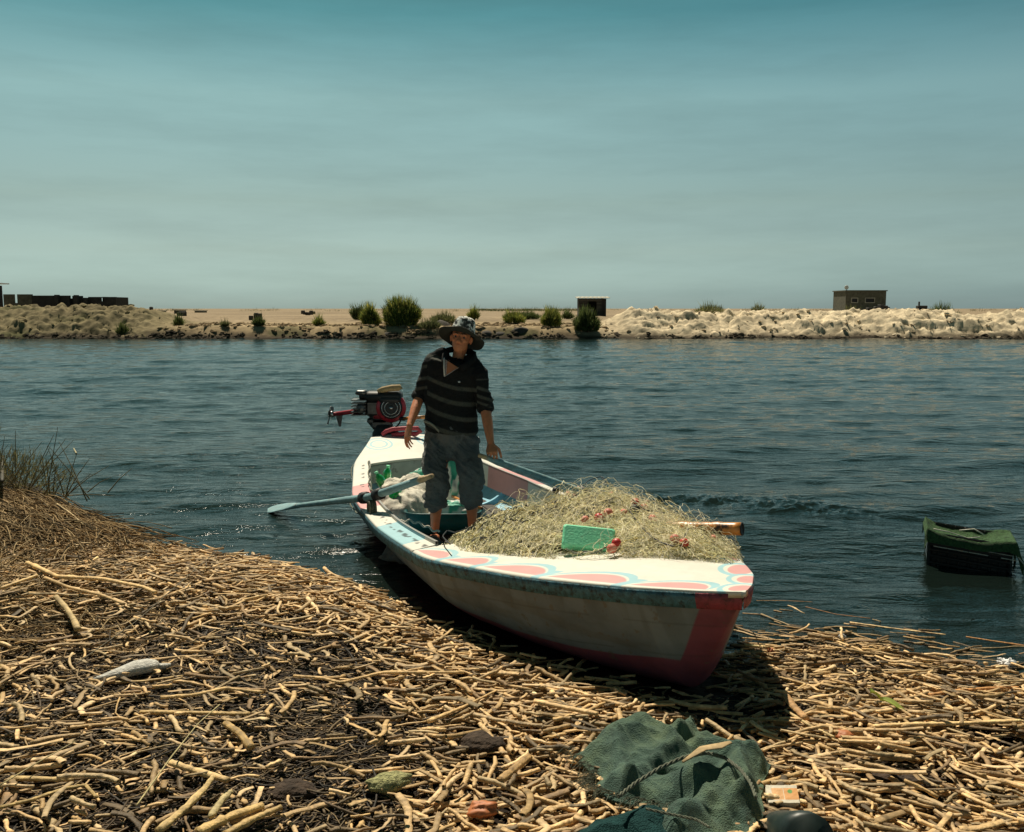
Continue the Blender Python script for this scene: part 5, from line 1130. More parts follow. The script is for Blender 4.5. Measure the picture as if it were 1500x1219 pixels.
no = me_no(m2); _t = np.argmax(uh); no = no*(1 if no[_t]@hu3 > 0 else -1); und = ((no@hu3 < -.05) | ((rad_ < .088) & (uh < .03)) & (no@hu3 < .2) & (rad_ < .082)); c = np.where(und[:, None], V(.04, .045, .04), c)
for at in list(m2.color_attributes): m2.color_attributes.remove(at)
set_col(m2, c); obj('hat', m2, M_hat, man, origin=LOC[man.name])
#@@
# ------------------------------------------------------------------ reeds on the near bank
def in_hull(x, y, m=.02):
    dx = x-SS[0]; dy = y-SS[1]; lx = dx*bu[0]+dy*bu[1]; ly = dx*bn[0]+dy*bn[1]
    return (lx > -.1) & (lx < 6.05) & (abs(ly) < bw(np.clip(lx, 0, BL))*np.interp(lx, [0, 4.6, 5.6, 6.05], [.95, .88, .75, .45])+m)
PAL = np.array([(.64, .47, .26), (.54, .39, .20), (.72, .56, .35), (.46, .37, .23), (.30, .21, .12), (.60, .45, .26), (.68, .50, .28), (.18, .14, .09)])
def stalks(n, r, xr, yr, keepf, lmu, lsd, rad, ori, osd, lift, pitch=.10, bend=.25, pal=PAL):
    x = r.uniform(xr[0], xr[1], n); y = r.uniform(yr[0], yr[1], n)
    k = keepf(x, y) > r.random(n); x, y = x[k], y[k]; n = len(x)
    L = np.exp(r.normal(lmu, lsd, n)); R_ = r.uniform(rad[0], rad[1], n)*np.clip(L/.16, .75, 1.25)**.4
    th = ori+1.5*(fbm(x*1.1, y*1.1, 201, 2)-.5)+r.normal(size=n)*osd
    return dict(x=x, y=y, L=L, R=R_, th=th, pi=r.normal(size=n)*pitch, bd=r.normal(size=n)*bend, lift=lift[0]+(lift[1]-lift[0])*r.random(n)**1.3, c=np.array(pal)[r.integers(len(pal), size=n)]*(.55+.7*r.random((n, 1))), s=r.integers(1 << 30, size=n))
def stalk_geo(S, K=6, M=6):
    n = len(S['x']); t = np.linspace(-.5, .5, K); r = np.random.default_rng(55)
    ang = S['th'][:, None]+S['bd'][:, None]*(t*2)[None]+r.normal(size=(n, K))*.15
    st = S['L'][:, None]/(K-1); dx = np.cos(ang)*st; dy = np.sin(ang)*st
    px = np.cumsum(dx, 1); py = np.cumsum(dy, 1); px = px-px.mean(1, keepdims=True)+S['x'][:, None]; py = py-py.mean(1, keepdims=True)+S['y'][:, None]
    gz0 = g_z(px, py); wl = .004; gz0 = np.maximum(gz0, wl-.012); lin = gz0.mean(1, keepdims=True)+(gz0[:, -1:]-gz0[:, :1])*t[None]
    pz = np.maximum(lin, gz0-.004)+S['lift'][:, None]+np.sin(S['pi'])[:, None]*S['L'][:, None]*t[None]+S['R'][:, None]*.6
    P = np.stack([px, py, pz], -1); T = np.gradient(P, axis=1); T /= np.linalg.norm(T, axis=2, keepdims=True)
    A = np.cross(T, V(0, 0, 1)); A /= np.linalg.norm(A, axis=2, keepdims=True); B_ = np.cross(A, T)
    rr_ = S['R'][:, None]*(1+.15*r.normal(size=(n, K))); rr_[:, 2] *= 1.12; fl_ = S['flat'][:, None, None, None]
    a = np.arange(M)/M*2*np.pi+.3; ca = np.cos(a)[None, None, :, None]; sa = np.sin(a)[None, None, :, None]
    W = P[:, :, None]+rr_[:, :, None, None]*(A[:, :, None]*ca+B_[:, :, None]*sa*fl_)
    cc = np.repeat(S['c'][:, None], K*M, 1).reshape(n, K, M, 3)*(1+.14*r.normal(size=(n, K, 1, 1)))
    i = np.arange(K-1)[:, None]*M; j = np.arange(M)[None, :]
    q = np.stack([i+j, i+(j+1) % M, i+M+(j+1) % M, i+M+j], -1).reshape(-1, 4)
    return W, np.clip(cc, .01, .95), q, P
M6 = 6
CAPS = [[0, 1, 2, 3], [0, 3, 4, 5]]
def stalk_join(W, cc, q, K=6, M=6):
    n = len(W); o = (np.arange(n)*K*M)[:, None, None]
    caps = np.array([[3, 2, 1, 0], [5, 4, 3, 0]]); e0 = (K-1)*M; caps2 = np.array([[e0, e0+1, e0+2, e0+3], [e0, e0+3, e0+4, e0+5]])
    Q = np.concatenate([q, caps, caps2])[None]+o
    return W.reshape(-1, 3), Q.reshape(-1, 4), cc.reshape(-1, 3)
def dens(x, y):
    sd = g_sd(x, y); d_ = sstep(-.10, .10, sd)
    mudl = sstep(.05, -.75, x+.25*(y-4)+.8*(fbm(x*2.5, y*2.5, 207)-.5))*sstep(5.3, 4.5, y+.12*x)       # bare black mud low on the left
    d_ = d_*(1-.86*mudl)
    for cx_, cy_, r_, k in ((1.45, 3.25, .22, .9), (-.12, 3.42, .12, .8), (-.75, 3.25, .30, .6), (-.2, 4.1, .25, .35), (2.0, 3.5, .22, .8), (-.9, 2.95, .2, .6)): d_ = d_*(1-k*np.exp(-((x-cx_)**2+(y-cy_)**2)/r_**2))
    d_ = d_*(1-.85*np.exp(-(((x+4.3)/.9)**2+((y-7.5)/1.0)**2)))
    d_ = d_*(1-.80*np.where(x > .6, sstep(1.25, .45, sd), 0))
    lx = (x-SS[0])*bu[0]+(y-SS[1])*bu[1]; ly = (x-SS[0])*bn[0]+(y-SS[1])*bn[1]
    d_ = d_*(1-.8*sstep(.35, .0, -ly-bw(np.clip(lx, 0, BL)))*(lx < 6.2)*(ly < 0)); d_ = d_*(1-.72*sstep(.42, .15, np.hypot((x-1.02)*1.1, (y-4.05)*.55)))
    return d_*(~in_hull(x, y))*(abs(x) < .78*y+.7)
r = np.random.default_rng(77)
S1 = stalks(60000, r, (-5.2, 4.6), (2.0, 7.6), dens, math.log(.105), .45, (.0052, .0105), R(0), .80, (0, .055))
def dens2(x, y):
    sd = g_sd(x, y); return np.where(x > 1.05, sstep(-.55, .1, sd)*sstep(1.3, .6, sd)*.42, 0)*(~in_hull(x, y))
S2 = stalks(5200, r, (1.0, 4.6), (3.0, 5.7), dens2, math.log(.13), .5, (.004, .0085), R(-6), .35, (-.004, .012), pitch=.03, bend=.12, pal=PAL*.75)
def dens3(x, y): return (g_sd(x, y) > 0)*sstep(.0, -1.6, x)*.5*(abs(x) < .75*y+.5)*(~in_hull(x, y))
S3 = stalks(5200, r, (-5, .5), (2.2, 7.2), dens3, math.log(.15), .5, (.0022, .0048), R(25), .75, (0, .03), pitch=.08, bend=.3, pal=PAL*.8)
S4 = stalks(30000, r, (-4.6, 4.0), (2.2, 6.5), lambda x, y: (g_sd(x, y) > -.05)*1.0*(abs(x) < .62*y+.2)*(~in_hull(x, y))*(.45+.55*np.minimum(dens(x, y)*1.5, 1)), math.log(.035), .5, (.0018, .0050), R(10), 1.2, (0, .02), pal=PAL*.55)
def dens6(x, y): return (g_sd(x, y) > 0)*np.clip(sstep(.3, -1.0, x+.25*(y-4)), .12, 1)*(abs(x) < .62*y+.2)*(~in_hull(x, y))
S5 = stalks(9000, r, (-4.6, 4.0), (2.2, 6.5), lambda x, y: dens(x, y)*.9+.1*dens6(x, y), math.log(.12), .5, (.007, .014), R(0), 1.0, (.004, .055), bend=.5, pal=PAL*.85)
S5['flat'] = np.full(len(S5['x']), .13)
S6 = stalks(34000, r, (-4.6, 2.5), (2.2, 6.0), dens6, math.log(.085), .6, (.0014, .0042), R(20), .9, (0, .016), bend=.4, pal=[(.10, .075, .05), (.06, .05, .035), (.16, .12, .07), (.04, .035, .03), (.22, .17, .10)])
for q_ in (S1, S2, S3, S4, S6): q_['flat'] = .28+.72*r.random(len(q_['x']))**.6
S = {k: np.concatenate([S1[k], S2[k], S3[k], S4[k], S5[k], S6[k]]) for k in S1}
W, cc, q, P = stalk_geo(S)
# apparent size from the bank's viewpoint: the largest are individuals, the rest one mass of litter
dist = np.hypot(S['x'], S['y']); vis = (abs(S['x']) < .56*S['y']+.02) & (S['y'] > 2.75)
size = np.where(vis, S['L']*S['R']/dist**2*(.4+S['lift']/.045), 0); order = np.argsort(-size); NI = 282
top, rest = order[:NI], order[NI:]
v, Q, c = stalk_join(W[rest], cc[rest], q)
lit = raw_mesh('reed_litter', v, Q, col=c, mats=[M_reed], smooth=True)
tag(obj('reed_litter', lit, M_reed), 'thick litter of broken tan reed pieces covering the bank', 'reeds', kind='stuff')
for i in top:
    mb = MB(); pts = P[i]; R0 = S['R'][i]; c_ = S['c'][i]; rs_ = np.random.default_rng(int(S['s'][i]))
    t = np.linspace(0, 5, 16); Qp = np.stack([np.interp(t, np.arange(6), pts[:, k]) for k in range(3)], 1)
    nodes = rs_.integers(2, 14, size=2); rad = R0*(1+.06*rs_.normal(size=16)); rad[nodes] *= 1.22
    tube(mb, Qp, rad, 9, col=c_, caps=False, flat=max(.42, float(S['flat'][i]))); o0 = len(mb.v[-1])
    cv = mb.c[-1].reshape(16, 9, 3); cv[nodes] *= .62; cv *= (1+.10*rs_.normal(size=(16, 1, 1))); mb.c[-1] = np.clip(cv, .01, .9).reshape(-1, 3)
    for e0, s_ in ((0, 1), (15, -1)):
        d_ = nrm(Qp[1]-Qp[0]) if e0 == 0 else nrm(Qp[15]-Qp[14]); ring = mb.v[0].reshape(16, 9, 3)[e0]; cen = Qp[e0]
        r1 = cen+(ring-cen)*.68; r2 = cen+(ring-cen)*.6+d_*s_*.012; vs = np.concatenate([ring, r1, r2]); k = np.arange(9); f = np.concatenate([np.stack([k, (k+1) % 9, (k+1) % 9+9, k+9], 1), np.stack([k+9, (k+1) % 9+9, (k+1) % 9+18, k+18], 1)])
        if s_ > 0: f = f[:, ::-1]
        cl_ = np.concatenate([np.tile(c_*1.15, (9, 1)), np.tile(c_*.8, (9, 1)), np.tile(c_*.25, (9, 1))]); mb.add(vs, f, ngons=[list(range(18, 27)) if s_ < 0 else list(range(18, 27))[::-1]], col=np.clip(cl_, 0, .9))
    tag(obj('reed_stalk', mb, M_reed), 'short cut tan reed stalk lying loose in the reed litter on the bank', 'reed', 'loose reed stalks strewn over the bank')
# stalks one can tell apart
gp_ = lambda px, py, up=.03: (lambda z0: un(px, py, z=z0))(up)
def on_bank(px, py, up):
    z = .15
    for _ in range(12): P0 = un(px, py, z=z); z = max(float(g_z(P0[0], P0[1])), 0)+up
    return un(px, py, z=z)
def stick(pxs, r0, r1, lab, col=(.62, .46, .24), up=.05, name='reed_stalk', cat='reed', grp='distinct reed stalks on the bank', m_=None):
    P0 = np.array([on_bank(a, b, up) for a, b in pxs]); r0, r1 = r0*.78, r1*.78; n_ = max(14, len(P0)*6); t = np.linspace(0, len(P0)-1, n_); Q0 = np.stack([np.interp(t, np.arange(len(P0)), P0[:, k]) for k in range(3)], 1)
    rs_ = np.random.default_rng(int(pxs[0][0]*7+pxs[0][1])); rad = np.linspace(r0, r1, n_)*(1+.05*rs_.normal(size=n_)); rad[rs_.integers(1, n_-1, size=3)] *= 1.2
    rad = rad*(1+.07*rs_.normal(size=n_)); mb = MB(); tube(mb, Q0, rad, 9, col=V(*col)*.92, flat=.72); cv = mb.c[-1].reshape(n_, 9, 3); cv *= (1+.16*rs_.normal(size=(n_, 1, 1)))*(1+.18*rs_.normal(size=(1, 9, 1))); mb.c[-1] = np.clip(cv, 0, .9).reshape(-1, 3)
    return tag(obj(name, mb, m_ or M_reed), lab, cat, grp)
stick([(40, 824), (85, 845), (150, 848), (210, 860), (228, 868)], .021, .016, 'long pale crooked branch at the left, between dry grass and reed litter', up=.09)
stick([(66, 846), (100, 860), (150, 872), (182, 885)], .015, .012, 'bent branch lying just below the long pale crooked branch', up=.08, col=(.5, .37, .2))
stick([(82, 874), (98, 892), (108, 908), (114, 922)], .019, .021, 'thick stubby stalk pointing at the camera, below the two crooked branches', up=.08, col=(.45, .36, .2))
stick([(0, 862), (28, 852), (54, 843)], .014, .016, 'pale stalk touching the left edge of the picture beside dry grass', up=.12)
stick([(250, 1117), (290, 1130), (334, 1143)], .017, .018, 'smooth straight pale stalk on dark mud, tilted down to the right', up=.05, col=(.68, .52, .28))
stick([(16, 1140), (60, 1141), (108, 1142)], .014, .013, 'straight pale stalk lying level on the dark mud near the left edge', up=.04, col=(.6, .47, .24))
stick([(0, 1183), (45, 1172), (95, 1155), (125, 1150), (142, 1168)], .010, .008, 'thin arched branch at the lower left under the level stalk', up=.05, col=(.5, .38, .17))
stick([(232, 1217), (268, 1187), (300, 1155), (312, 1138)], .020, .013, 'tapering curved stalk standing out at the bottom left of the middle', up=.06, col=(.55, .43, .22))
stick([(308, 1197), (325, 1172), (338, 1160)], .016, .014, 'short grey green stalk right of the tapering curved stalk', up=.06, col=(.48, .42, .24))
stick([(290, 1219), (340, 1195), (385, 1180)], .024, .018, 'thickest split stalk at the bottom edge left of the middle', up=.06, col=(.58, .43, .2))
stick([(330, 1222), (370, 1200), (412, 1182)], .020, .014, 'split stalk right beside the thickest one at the bottom edge', up=.05, col=(.56, .42, .2))
stick([(205, 1043), (280, 1044), (365, 1046)], .013, .012, 'long straight stalk with a knobbly left end on the dark mud', up=.04, col=(.6, .45, .22))
stick([(235, 1022), (285, 1018), (330, 1008), (385, 1014)], .014, .010, 'long smooth bowed stalk above the knobbly straight one', up=.05, col=(.6, .44, .22))
stick([(330, 1059), (352, 1075), (368, 1095)], .018, .021, 'broad flat stalk pointing down to the right of the mud patch', up=.05, col=(.52, .38, .18))
stick([(150, 1000), (210, 998), (268, 990)], .009, .008, 'slim stalk lying under the white driftwood', up=.03, col=(.55, .42, .22))
stick([(627, 1057), (680, 1035), (728, 1011)], .013, .006, 'flat pointed reed sliver slanting up to the right in mid litter', up=.07, col=(.66, .47, .24))
stick([(733, 1143), (755, 1125), (775, 1108)], .022, .020, 'fat hollow stalk left of the green cloth, pointing up right', up=.06, col=(.52, .36, .18))
stick([(783, 1027), (830, 1037), (876, 1046)], .017, .016, 'stout jointed stalk at the edge of the boat shadow by the cloth', up=.07, col=(.68, .50, .28))
stick([(430, 990), (470, 993), (500, 1000), (560, 985), (680, 985)], .010, .012, 'long wavy stalk crossing the litter left of the bow', up=.07, col=(.66, .48, .25))
stick([(1135, 990), (1180, 1002), (1148+20, 990+20)], .008, .008, 'small hooked stalk just right of the boat shadow', up=.03)
stick([(1090, 945), (1120, 948), (1150, 950)], .014, .013, 'pale jointed stalk nearest the bow in the wet reeds', up=.03, col=(.78, .62, .34))
stick([(1152, 1020), (1163, 1036), (1180, 1052)], .022, .020, 'thick brown stalk slanting down right beside the boat shadow', up=.06, col=(.56, .36, .18))
stick([(1150, 1040), (1185, 1062), (1222, 1080)], .008, .009, 'thin straight reed slanting down under the thick brown stalk', up=.06, col=(.6, .48, .26))
stick([(1222, 938), (1260, 952), (1300, 968), (1348, 980)], .010, .008, 'long pale reed sloping down across the wet reeds at the right', up=.03, col=(.72, .54, .3))
stick([(1362, 1018), (1400, 1012), (1450, 1008), (1492, 1007)], .012, .010, 'long reddish brown reed lying level at the right edge', up=.04, col=(.50, .28, .12))
stick([(1280, 1064), (1340, 1061), (1400, 1060), (1495, 1056)], .014, .013, 'long straight pale reed lying level at the right below the reddish one', up=.06, col=(.64, .48, .26))
stick([(1293, 1022), (1320, 1016), (1348, 1008)], .015, .013, 'smooth brown stalk just above the yellow leaf', up=.05, col=(.56, .4, .22))
stick([(1437, 999), (1455, 1000), (1478, 1001)], .012, .012, 'short pale green jointed stalk near the right edge', up=.03, col=(.55, .5, .3))
stick([(1245, 912), (1310, 921), (1385, 930)], .009, .007, 'pale reed floating on the water at the right, first of the floating chain', up=.004, col=(.75, .58, .34))
stick([(1415, 933), (1460, 940), (1502, 946)], .007, .008, 'orange brown reed floating at the right edge, last of the floating chain', up=.004, col=(.52, .28, .11))
stick([(1108, 880), (1150, 880), (1190, 882)], .004, .004, 'thin dark reed floating just right of the bow', up=.003, col=(.30, .18, .09))
stick([(1180, 889), (1225, 900), (1275, 906)], .004, .004, 'thin red brown reed floating between the bow and the floating chain', up=.003, col=(.42, .22, .10))
stick([(112, 664), (108, 657)], .012, .009, 'thin pale stick poking out of the water at the upper left', up=.02, name='twig', cat='twig', grp='twigs', col=(.4, .38, .25))
stick([(108, 975), (200, 910), (262, 855), (330, 797)], .004, .003, 'long dark thin twig slanting up across the left reed litter', up=.14, name='twig', cat='twig', grp='twigs', col=(.10, .09, .06))
stick([(200, 1180), (250, 1110), (290, 1060), (322, 1032)], .004, .003, 'long thin bare twig slanting up across the mud at the lower left', up=.10, name='twig', cat='twig', grp='twigs', col=(.36, .33, .18))
stick([(0, 1150), (50, 1120), (110, 1086)], .004, .003, 'thin twig slanting up above the level stalk at the left edge', up=.08, name='twig', cat='twig', grp='twigs', col=(.35, .31, .17))
stick([(3, 705), (3, 668)], .02, .018, 'dark upright twig at the left edge above the shrub', up=.25, name='twig', cat='twig', grp='twigs', col=(.05, .045, .03))
stick([(82, 737), (104, 752), (122, 768)], .006, .005, 'straw coloured reed leaning over the water beside the dry grass', up=.12, name='twig', cat='twig', grp='twigs', col=(.6, .5, .3))
# dry grass and the shrub at the left
def grass_strands(n, r, cx, cy, sx, sy, lo, hi, ori, osd, up, cols, rad):
    x = cx+r.normal(size=n)*sx; y = cy+r.normal(size=n)*sy; k = (g_sd(x, y) > .03) & (g_sd(x+.25, y-.08) > -.05); x, y = x[k], y[k]; n = len(x); seg = 6
    th = ori+r.normal(size=n)*osd; L = r.uniform(lo, hi, n); cv = r.normal(size=n)*.5; px = np.empty((n, seg+1)); py = px.copy(); px[:, 0] = x; py[:, 0] = y
    for i in range(seg): t_ = th+cv*i/seg; px[:, i+1] = px[:, i]+np.cos(t_)*L/seg; py[:, i+1] = py[:, i]+np.sin(t_)*L/seg
    gz = np.maximum(g_z(px, py), .0); pz = gz+.01+up*r.random((n, 1))+up*1.2*np.sin(np.linspace(0, np.pi, seg+1))[None]*r.random((n, 1))
    P = np.stack([px, py, pz], -1); T = np.gradient(P, axis=1); T /= np.linalg.norm(T, axis=2, keepdims=True)+1e-9; A = np.cross(T, V(0, 0, 1)); A /= np.linalg.norm(A, axis=2, keepdims=True)+1e-9; B_ = np.cross(A, T)
    vs = np.stack([P+rad*(.6+.8*r.random((n, 1, 1)))*(A*math.cos(a)+B_*math.sin(a)) for a in (.5, 2.6, 4.7)], 2); m = seg+1
    base = (np.arange(n)*m*3)[:, None, None]; i = np.arange(seg)[None, :, None]*3; j = np.arange(3)[None, None, :]; q = np.stack([base+i+j, base+i+(j+1) % 3, base+i+3+(j+1) % 3, base+i+3+j], -1).reshape(-1, 4)
    c = np.array(cols)[r.integers(len(cols), size=n)]*(.5+.8*r.random((n, 1))); return vs.reshape(-1, 3), q, np.repeat(c[:, None], m*3, 1).reshape(-1, 3)
r = np.random.default_rng(12); mb = MB()
DG = [(.40, .27, .13), (.26, .17, .08), (.52, .38, .20), (.10, .075, .04)]
for a in ((4600, r, -4.15, 7.35, .55, .42, .20, .55, R(-30), .5, .06, DG, .0034), (2600, r, -4.1, 6.6, .60, .45, .15, .5, R(-70), .55, .05, DG, .0032), (2600, r, -3.4, 5.6, .6, .5, .1, .4, R(-20), .9, .03, DG, .003), (1500, r, -3.2, 4.9, .6, .45, .1, .35, R(30), .9, .02, DG, .0028)):
    v, q, c = grass_strands(*a); mb.add(v, q, col=c)
tag(obj('dry_grass', mb, M_grass, origin=(0, 0, 0)), 'matted dry brown grass and straw over the hummock at the left', 'grass', kind='stuff')
sh = root('shrub', (-4.55, 8.25, float(g_z(-4.55, 8.25))), 'scraggy olive shrub hanging over the water at the left edge', 'shrub')
mb = bush_mb(MB(), -4.75, 8.35, 1.5, .42, 3600, [(.05, .055, .03), (.09, .085, .04), (.025, .03, .018)], 1.1, .012, zb=float(g_z(-4.4, 8.1))-.02, stems=False); obj('foliage', mb, M_bush, sh, False)
mb = MB()
for i in range(70):
    an = r.normal()*.9+.2; l = .3+.6*r.random(); p0 = V(-4.5+r.normal()*.35, 8.1+r.normal()*.2, float(g_z(-4.4, 8.0))); d_ = V(math.sin(an)*.8, r.normal()*.3, abs(math.cos(an))*.7)
    tube(mb, [p0, p0+d_*l*.5+V(0, 0, .02), p0+d_*l], [.006, .004, .002], 5, col=V(.22, .17, .08), caps=False)
obj('stems', mb, M_grass, sh)
# ------------------------------------------------------------------ odds and ends on the bank
def lump(px, py, up, sx, sy, sz, seed, m_, name, lab, cat, rz=0, rough=1.6, amp=.5):
    c = on_bank(px, py, up); mb = MB(); ball(mb, (0, 0, 0), 1, 36, 22); v = mb.v[0]; k = 1+amp*(fbm(v[:, 0]*rough+seed, v[:, 1]*rough+v[:, 2]*1.7+seed, seed, 4)-.5); v = v*k[:, None]*V(sx, sy, sz)
    c0, s0 = math.cos(rz), math.sin(rz); mb.v[0] = np.stack([v[:, 0]*c0-v[:, 1]*s0, v[:, 0]*s0+v[:, 1]*c0, v[:, 2]], 1)+c; return tag(obj(name, mb, m_), lab, cat)
lump(570, 1146, .045, .085, .050, .028, 4, M_moss, 'moss_lump', 'yellow green mossy lump among the reeds at the bottom', 'moss', .35)
lump(705, 1090, .03, .095, .075, .04, 5, M_clod, 'mud_clod', 'round dark brown clod in the reeds left of the green cloth', 'clod')
lump(428, 1160, .01, .09, .06, .03, 6, M_clod, 'mud_clod', 'flat dark brown clod in the reeds left of the mossy lump', 'clod')
lump(1310, 1145, .015, .14, .08, .03, 7, M_clod, 'mud_clod', 'wide dark clod on the right side of the bank', 'clod')
lump(705, 1186, .05, .05, .04, .03, 9, M_peel, 'reed_root', 'orange brown fibrous root at the bottom centre', 'root', amp=.9)
lump(1237, 1077, .05, .035, .03, .02, 10, M_peel, 'peel', 'orange peel scrap on the reeds right of the boat shadow', 'peel')
lump(1130, 955, .03, .022, .02, .02, 11, M_peel, 'peel', 'small orange scrap by the pale jointed stalk near the bow', 'peel')
for px, py, s_, lab in ((1475, 972, .045, 'crumpled white plastic scrap in the wet reeds at the right edge'), (1233, 932, .020, 'small white scrap floating beyond the reeds right of the bow')):
    lump(px, py, .02, s_, s_*.8, s_*.5, int(px), M_plast, 'plastic_scrap', lab, 'scrap', rough=4, amp=1.4)
# weathered white driftwood, tapering to the left
A0, B0 = on_bank(137, 995, .035), on_bank(232, 972, .05); mb = MB(); d_ = B0-A0; s_ = nrm(np.cross(d_, V(0, 0, 1))); r = np.random.default_rng(4); rg = []
for t, w_, h_ in ((0, .006, .006), (.15, .022, .016), (.4, .038, .026), (.65, .052, .032), (.85, .052, .030), (.97, .034, .02), (1.0, .015, .01)): rg.append((A0+d_*t+s_*.012*math.sin(t*7), s_*w_, V(0, 0, h_)))
loft(mb, rg, 18); loft(mb, [(B0+V(-.02, -.02, -.012), s_*.02, V(0, 0, .018)), (B0+V(.05, .02, -.016), s_*.012, V(0, 0, .010))], 10)
tag(obj('driftwood', mb, M_drift), 'weathered white piece of driftwood on the black mud at the left', 'driftwood')
# leaves
def leaf(px, py, L_, W0, rz, m_, name, lab, up=.06, par=None):
    c = on_bank(px, py, up); n_ = 14; t = np.linspace(0, 1, n_); w_ = W0*np.sin(np.pi*t**.8)**.8+.001; vs = []
    for k in (-1, -.5, 0, .5, 1): vs.append(np.stack([(t-.5)*L_, k*w_, .012*abs(k)*1.0+.018*np.sin(t*3+1)-.0*t], 1))
    vs = np.array(vs); c0, s0 = math.cos(rz), math.sin(rz); X_ = vs[..., 0]*c0-vs[..., 1]*s0+c[0]; Y_ = vs[..., 0]*s0+vs[..., 1]*c0+c[1]; Z_ = vs[..., 2]+c[2]
    top_ = np.stack([X_, Y_, Z_], -1).reshape(-1, 3); f = grid_faces(5, n_); mb = MB().add(np.concatenate([top_, top_-[0, 0, .002]]), np.concatenate([f, f[:, ::-1]+5*n_])); return tag(obj(name, mb, m_), lab, 'leaf')
leaf(1308, 1036, .11, .020, R(-40), M_yleaf, 'leaf', 'pale yellow green leaf lying on the reeds at the right')
leaf(1282, 1020, .05, .018, R(10), M_yleaf, 'leaf', 'small crumpled yellow leaf beside the larger yellow one', .07)
# ---- green cloth heap
def cloth(poly_px, name, lab, m_, up, h0, seed, ridges, n=210, amp=.05, zref=.2):
    PP = np.array([un(a, b, z=zref)[:2] for a, b in poly_px]); x0_, y0_ = PP.min(0)-.02; x1_, y1_ = PP.max(0)+.02
    X_, Y_ = np.meshgrid(np.linspace(x0_, x1_, n), np.linspace(y0_, y1_, n), indexing='ij'); sd = poly_sd(X_, Y_, PP)+.012*(fbm(X_*30, Y_*30, seed+9)-.5)
    qx, qy = X_+.05*fbm(X_*6, Y_*6, seed), Y_+.05*fbm(X_*6, Y_*6, seed+1)
    Z_ = g_z(X_, Y_)+up+h0*sstep(0, .12, sd)+amp*sstep(0, .06, sd)*(ridge(qx*4.2, qy*3.2, seed+2, 2)-.5)+amp*.5*sstep(0, .04, sd)*(ridge(qx*11+qy*5, qy*9, seed+3, 2)-.55)+.002*(fbm(X_*90, Y_*90, seed+4)-.5)
    for pts, hh, ww in ridges:
        Rp = np.array([un(a, b, z=zref)[:2] for a, b in pts]); dm = np.full(X_.shape, 9.)
        for a, b in zip(Rp[:-1], Rp[1:]):
            e_ = b-a; t = np.clip(((X_-a[0])*e_[0]+(Y_-a[1])*e_[1])/(e_@e_+1e-9), 0, 1); dm = np.minimum(dm, np.hypot(X_-a[0]-e_[0]*t, Y_-a[1]-e_[1]*t))
        Z_ = Z_+.78*hh*np.exp(-(dm/ww)**2)*sstep(0, .03, sd)
    keep = sd > 0; f = grid_faces(n, n); kf = keep.reshape(-1)[f].all(1); f = f[kf]; used = np.unique(f); rm = -np.ones(n*n, int); rm[used] = np.arange(len(used)); pv = np.stack([X_, Y_, Z_], -1).reshape(-1, 3)[used]; f = rm[f]; m0 = len(pv)
    ed = {}
    for qd in f:
        for k in range(4):
            a, b = int(qd[k]), int(qd[(k+1) % 4])
            if (b, a) in ed: del ed[(b, a)]
            else: ed[(a, b)] = 1
    side = [[b, a, a+m0, b+m0] for a, b in ed]
    mb = MB().add(np.concatenate([pv, pv-[0, 0, .012]]), np.concatenate([f, f[:, ::-1]+m0, np.array(side)])); o = obj(name, mb, m_); tag(o, lab, 'cloth'); return o, PP
ct1, PP1 = cloth([(838, 1094), (872, 1075), (915, 1050), (952, 1048), (985, 1064), (1008, 1050), (1022, 1046), (1020, 1066), (1034, 1062), (1062, 1078), (1090, 1098), (1108, 1092), (1130, 1106), (1122, 1130), (1116, 1160), (1122, 1190), (1096, 1215), (1075, 1240), (960, 1240), (955, 1195), (985, 1178), (940, 1172), (900, 1163), (868, 1146), (878, 1130)],
    'towel', 'crumpled green towelling cloth on the reeds below the bow', M_towel, .055, .055, 300,
    [([(1018, 1050), (1008, 1075), (985, 1100)], .09, .035), ([(925, 1148), (975, 1115), (1030, 1100), (1075, 1112), (1100, 1150)], .05, .03), ([(1010, 1160), (1060, 1150), (1085, 1180)], .07, .05), ([(900, 1085), (950, 1075)], .035, .09), ([(1040, 1085), (1085, 1105), (1115, 1120)], .05, .05), ([(1000, 1210), (1060, 1185)], .05, .05), ([(955, 1132), (995, 1140)], -.05, .03), ([(1045, 1125), (1050, 1150)], -.045, .022), ([(990, 1098), (1015, 1088)], -.05, .02), ([(1040, 1200), (1085, 1165)], -.05, .028)], n=300, amp=.085)
ct2, PP2 = cloth([(850, 1212), (890, 1198), (935, 1186), (962, 1183), (1000, 1200), (1010, 1250), (840, 1250), (835, 1225)], 'dark_cloth', 'dark blue green cloth fold at the bottom edge below the green towel', M_towelb, .06, .05, 320, [([(880, 1215), (960, 1195)], .04, .05)], n=110)
mb = MB(); r = np.random.default_rng(6)
for seg_ in (((838, 1094), (878, 1130)), ((878, 1130), (868, 1146)), ((868, 1146), (900, 1163)), ((900, 1163), (985, 1178))):
    for k in range(34):
        t = r.random(); a = V(*seg_[0])*(1-t)+V(*seg_[1])*t; p0 = on_bank(a[0]+2.5*r.normal(), a[1]+2*r.normal(), .06+.02*r.random()); d_ = V(-.03-.05*r.random(), r.normal()*.03, -.025*r.random()); d2 = V(r.normal()*.02, r.normal()*.02, -.02)
        tube(mb, [p0, p0+d_*.5+V(0, 0, .008), p0+d_+d2], .0013, 3, col=V(1, 1, 1), caps=False)
obj('frayed_edge', mb, M_twine, ct1)
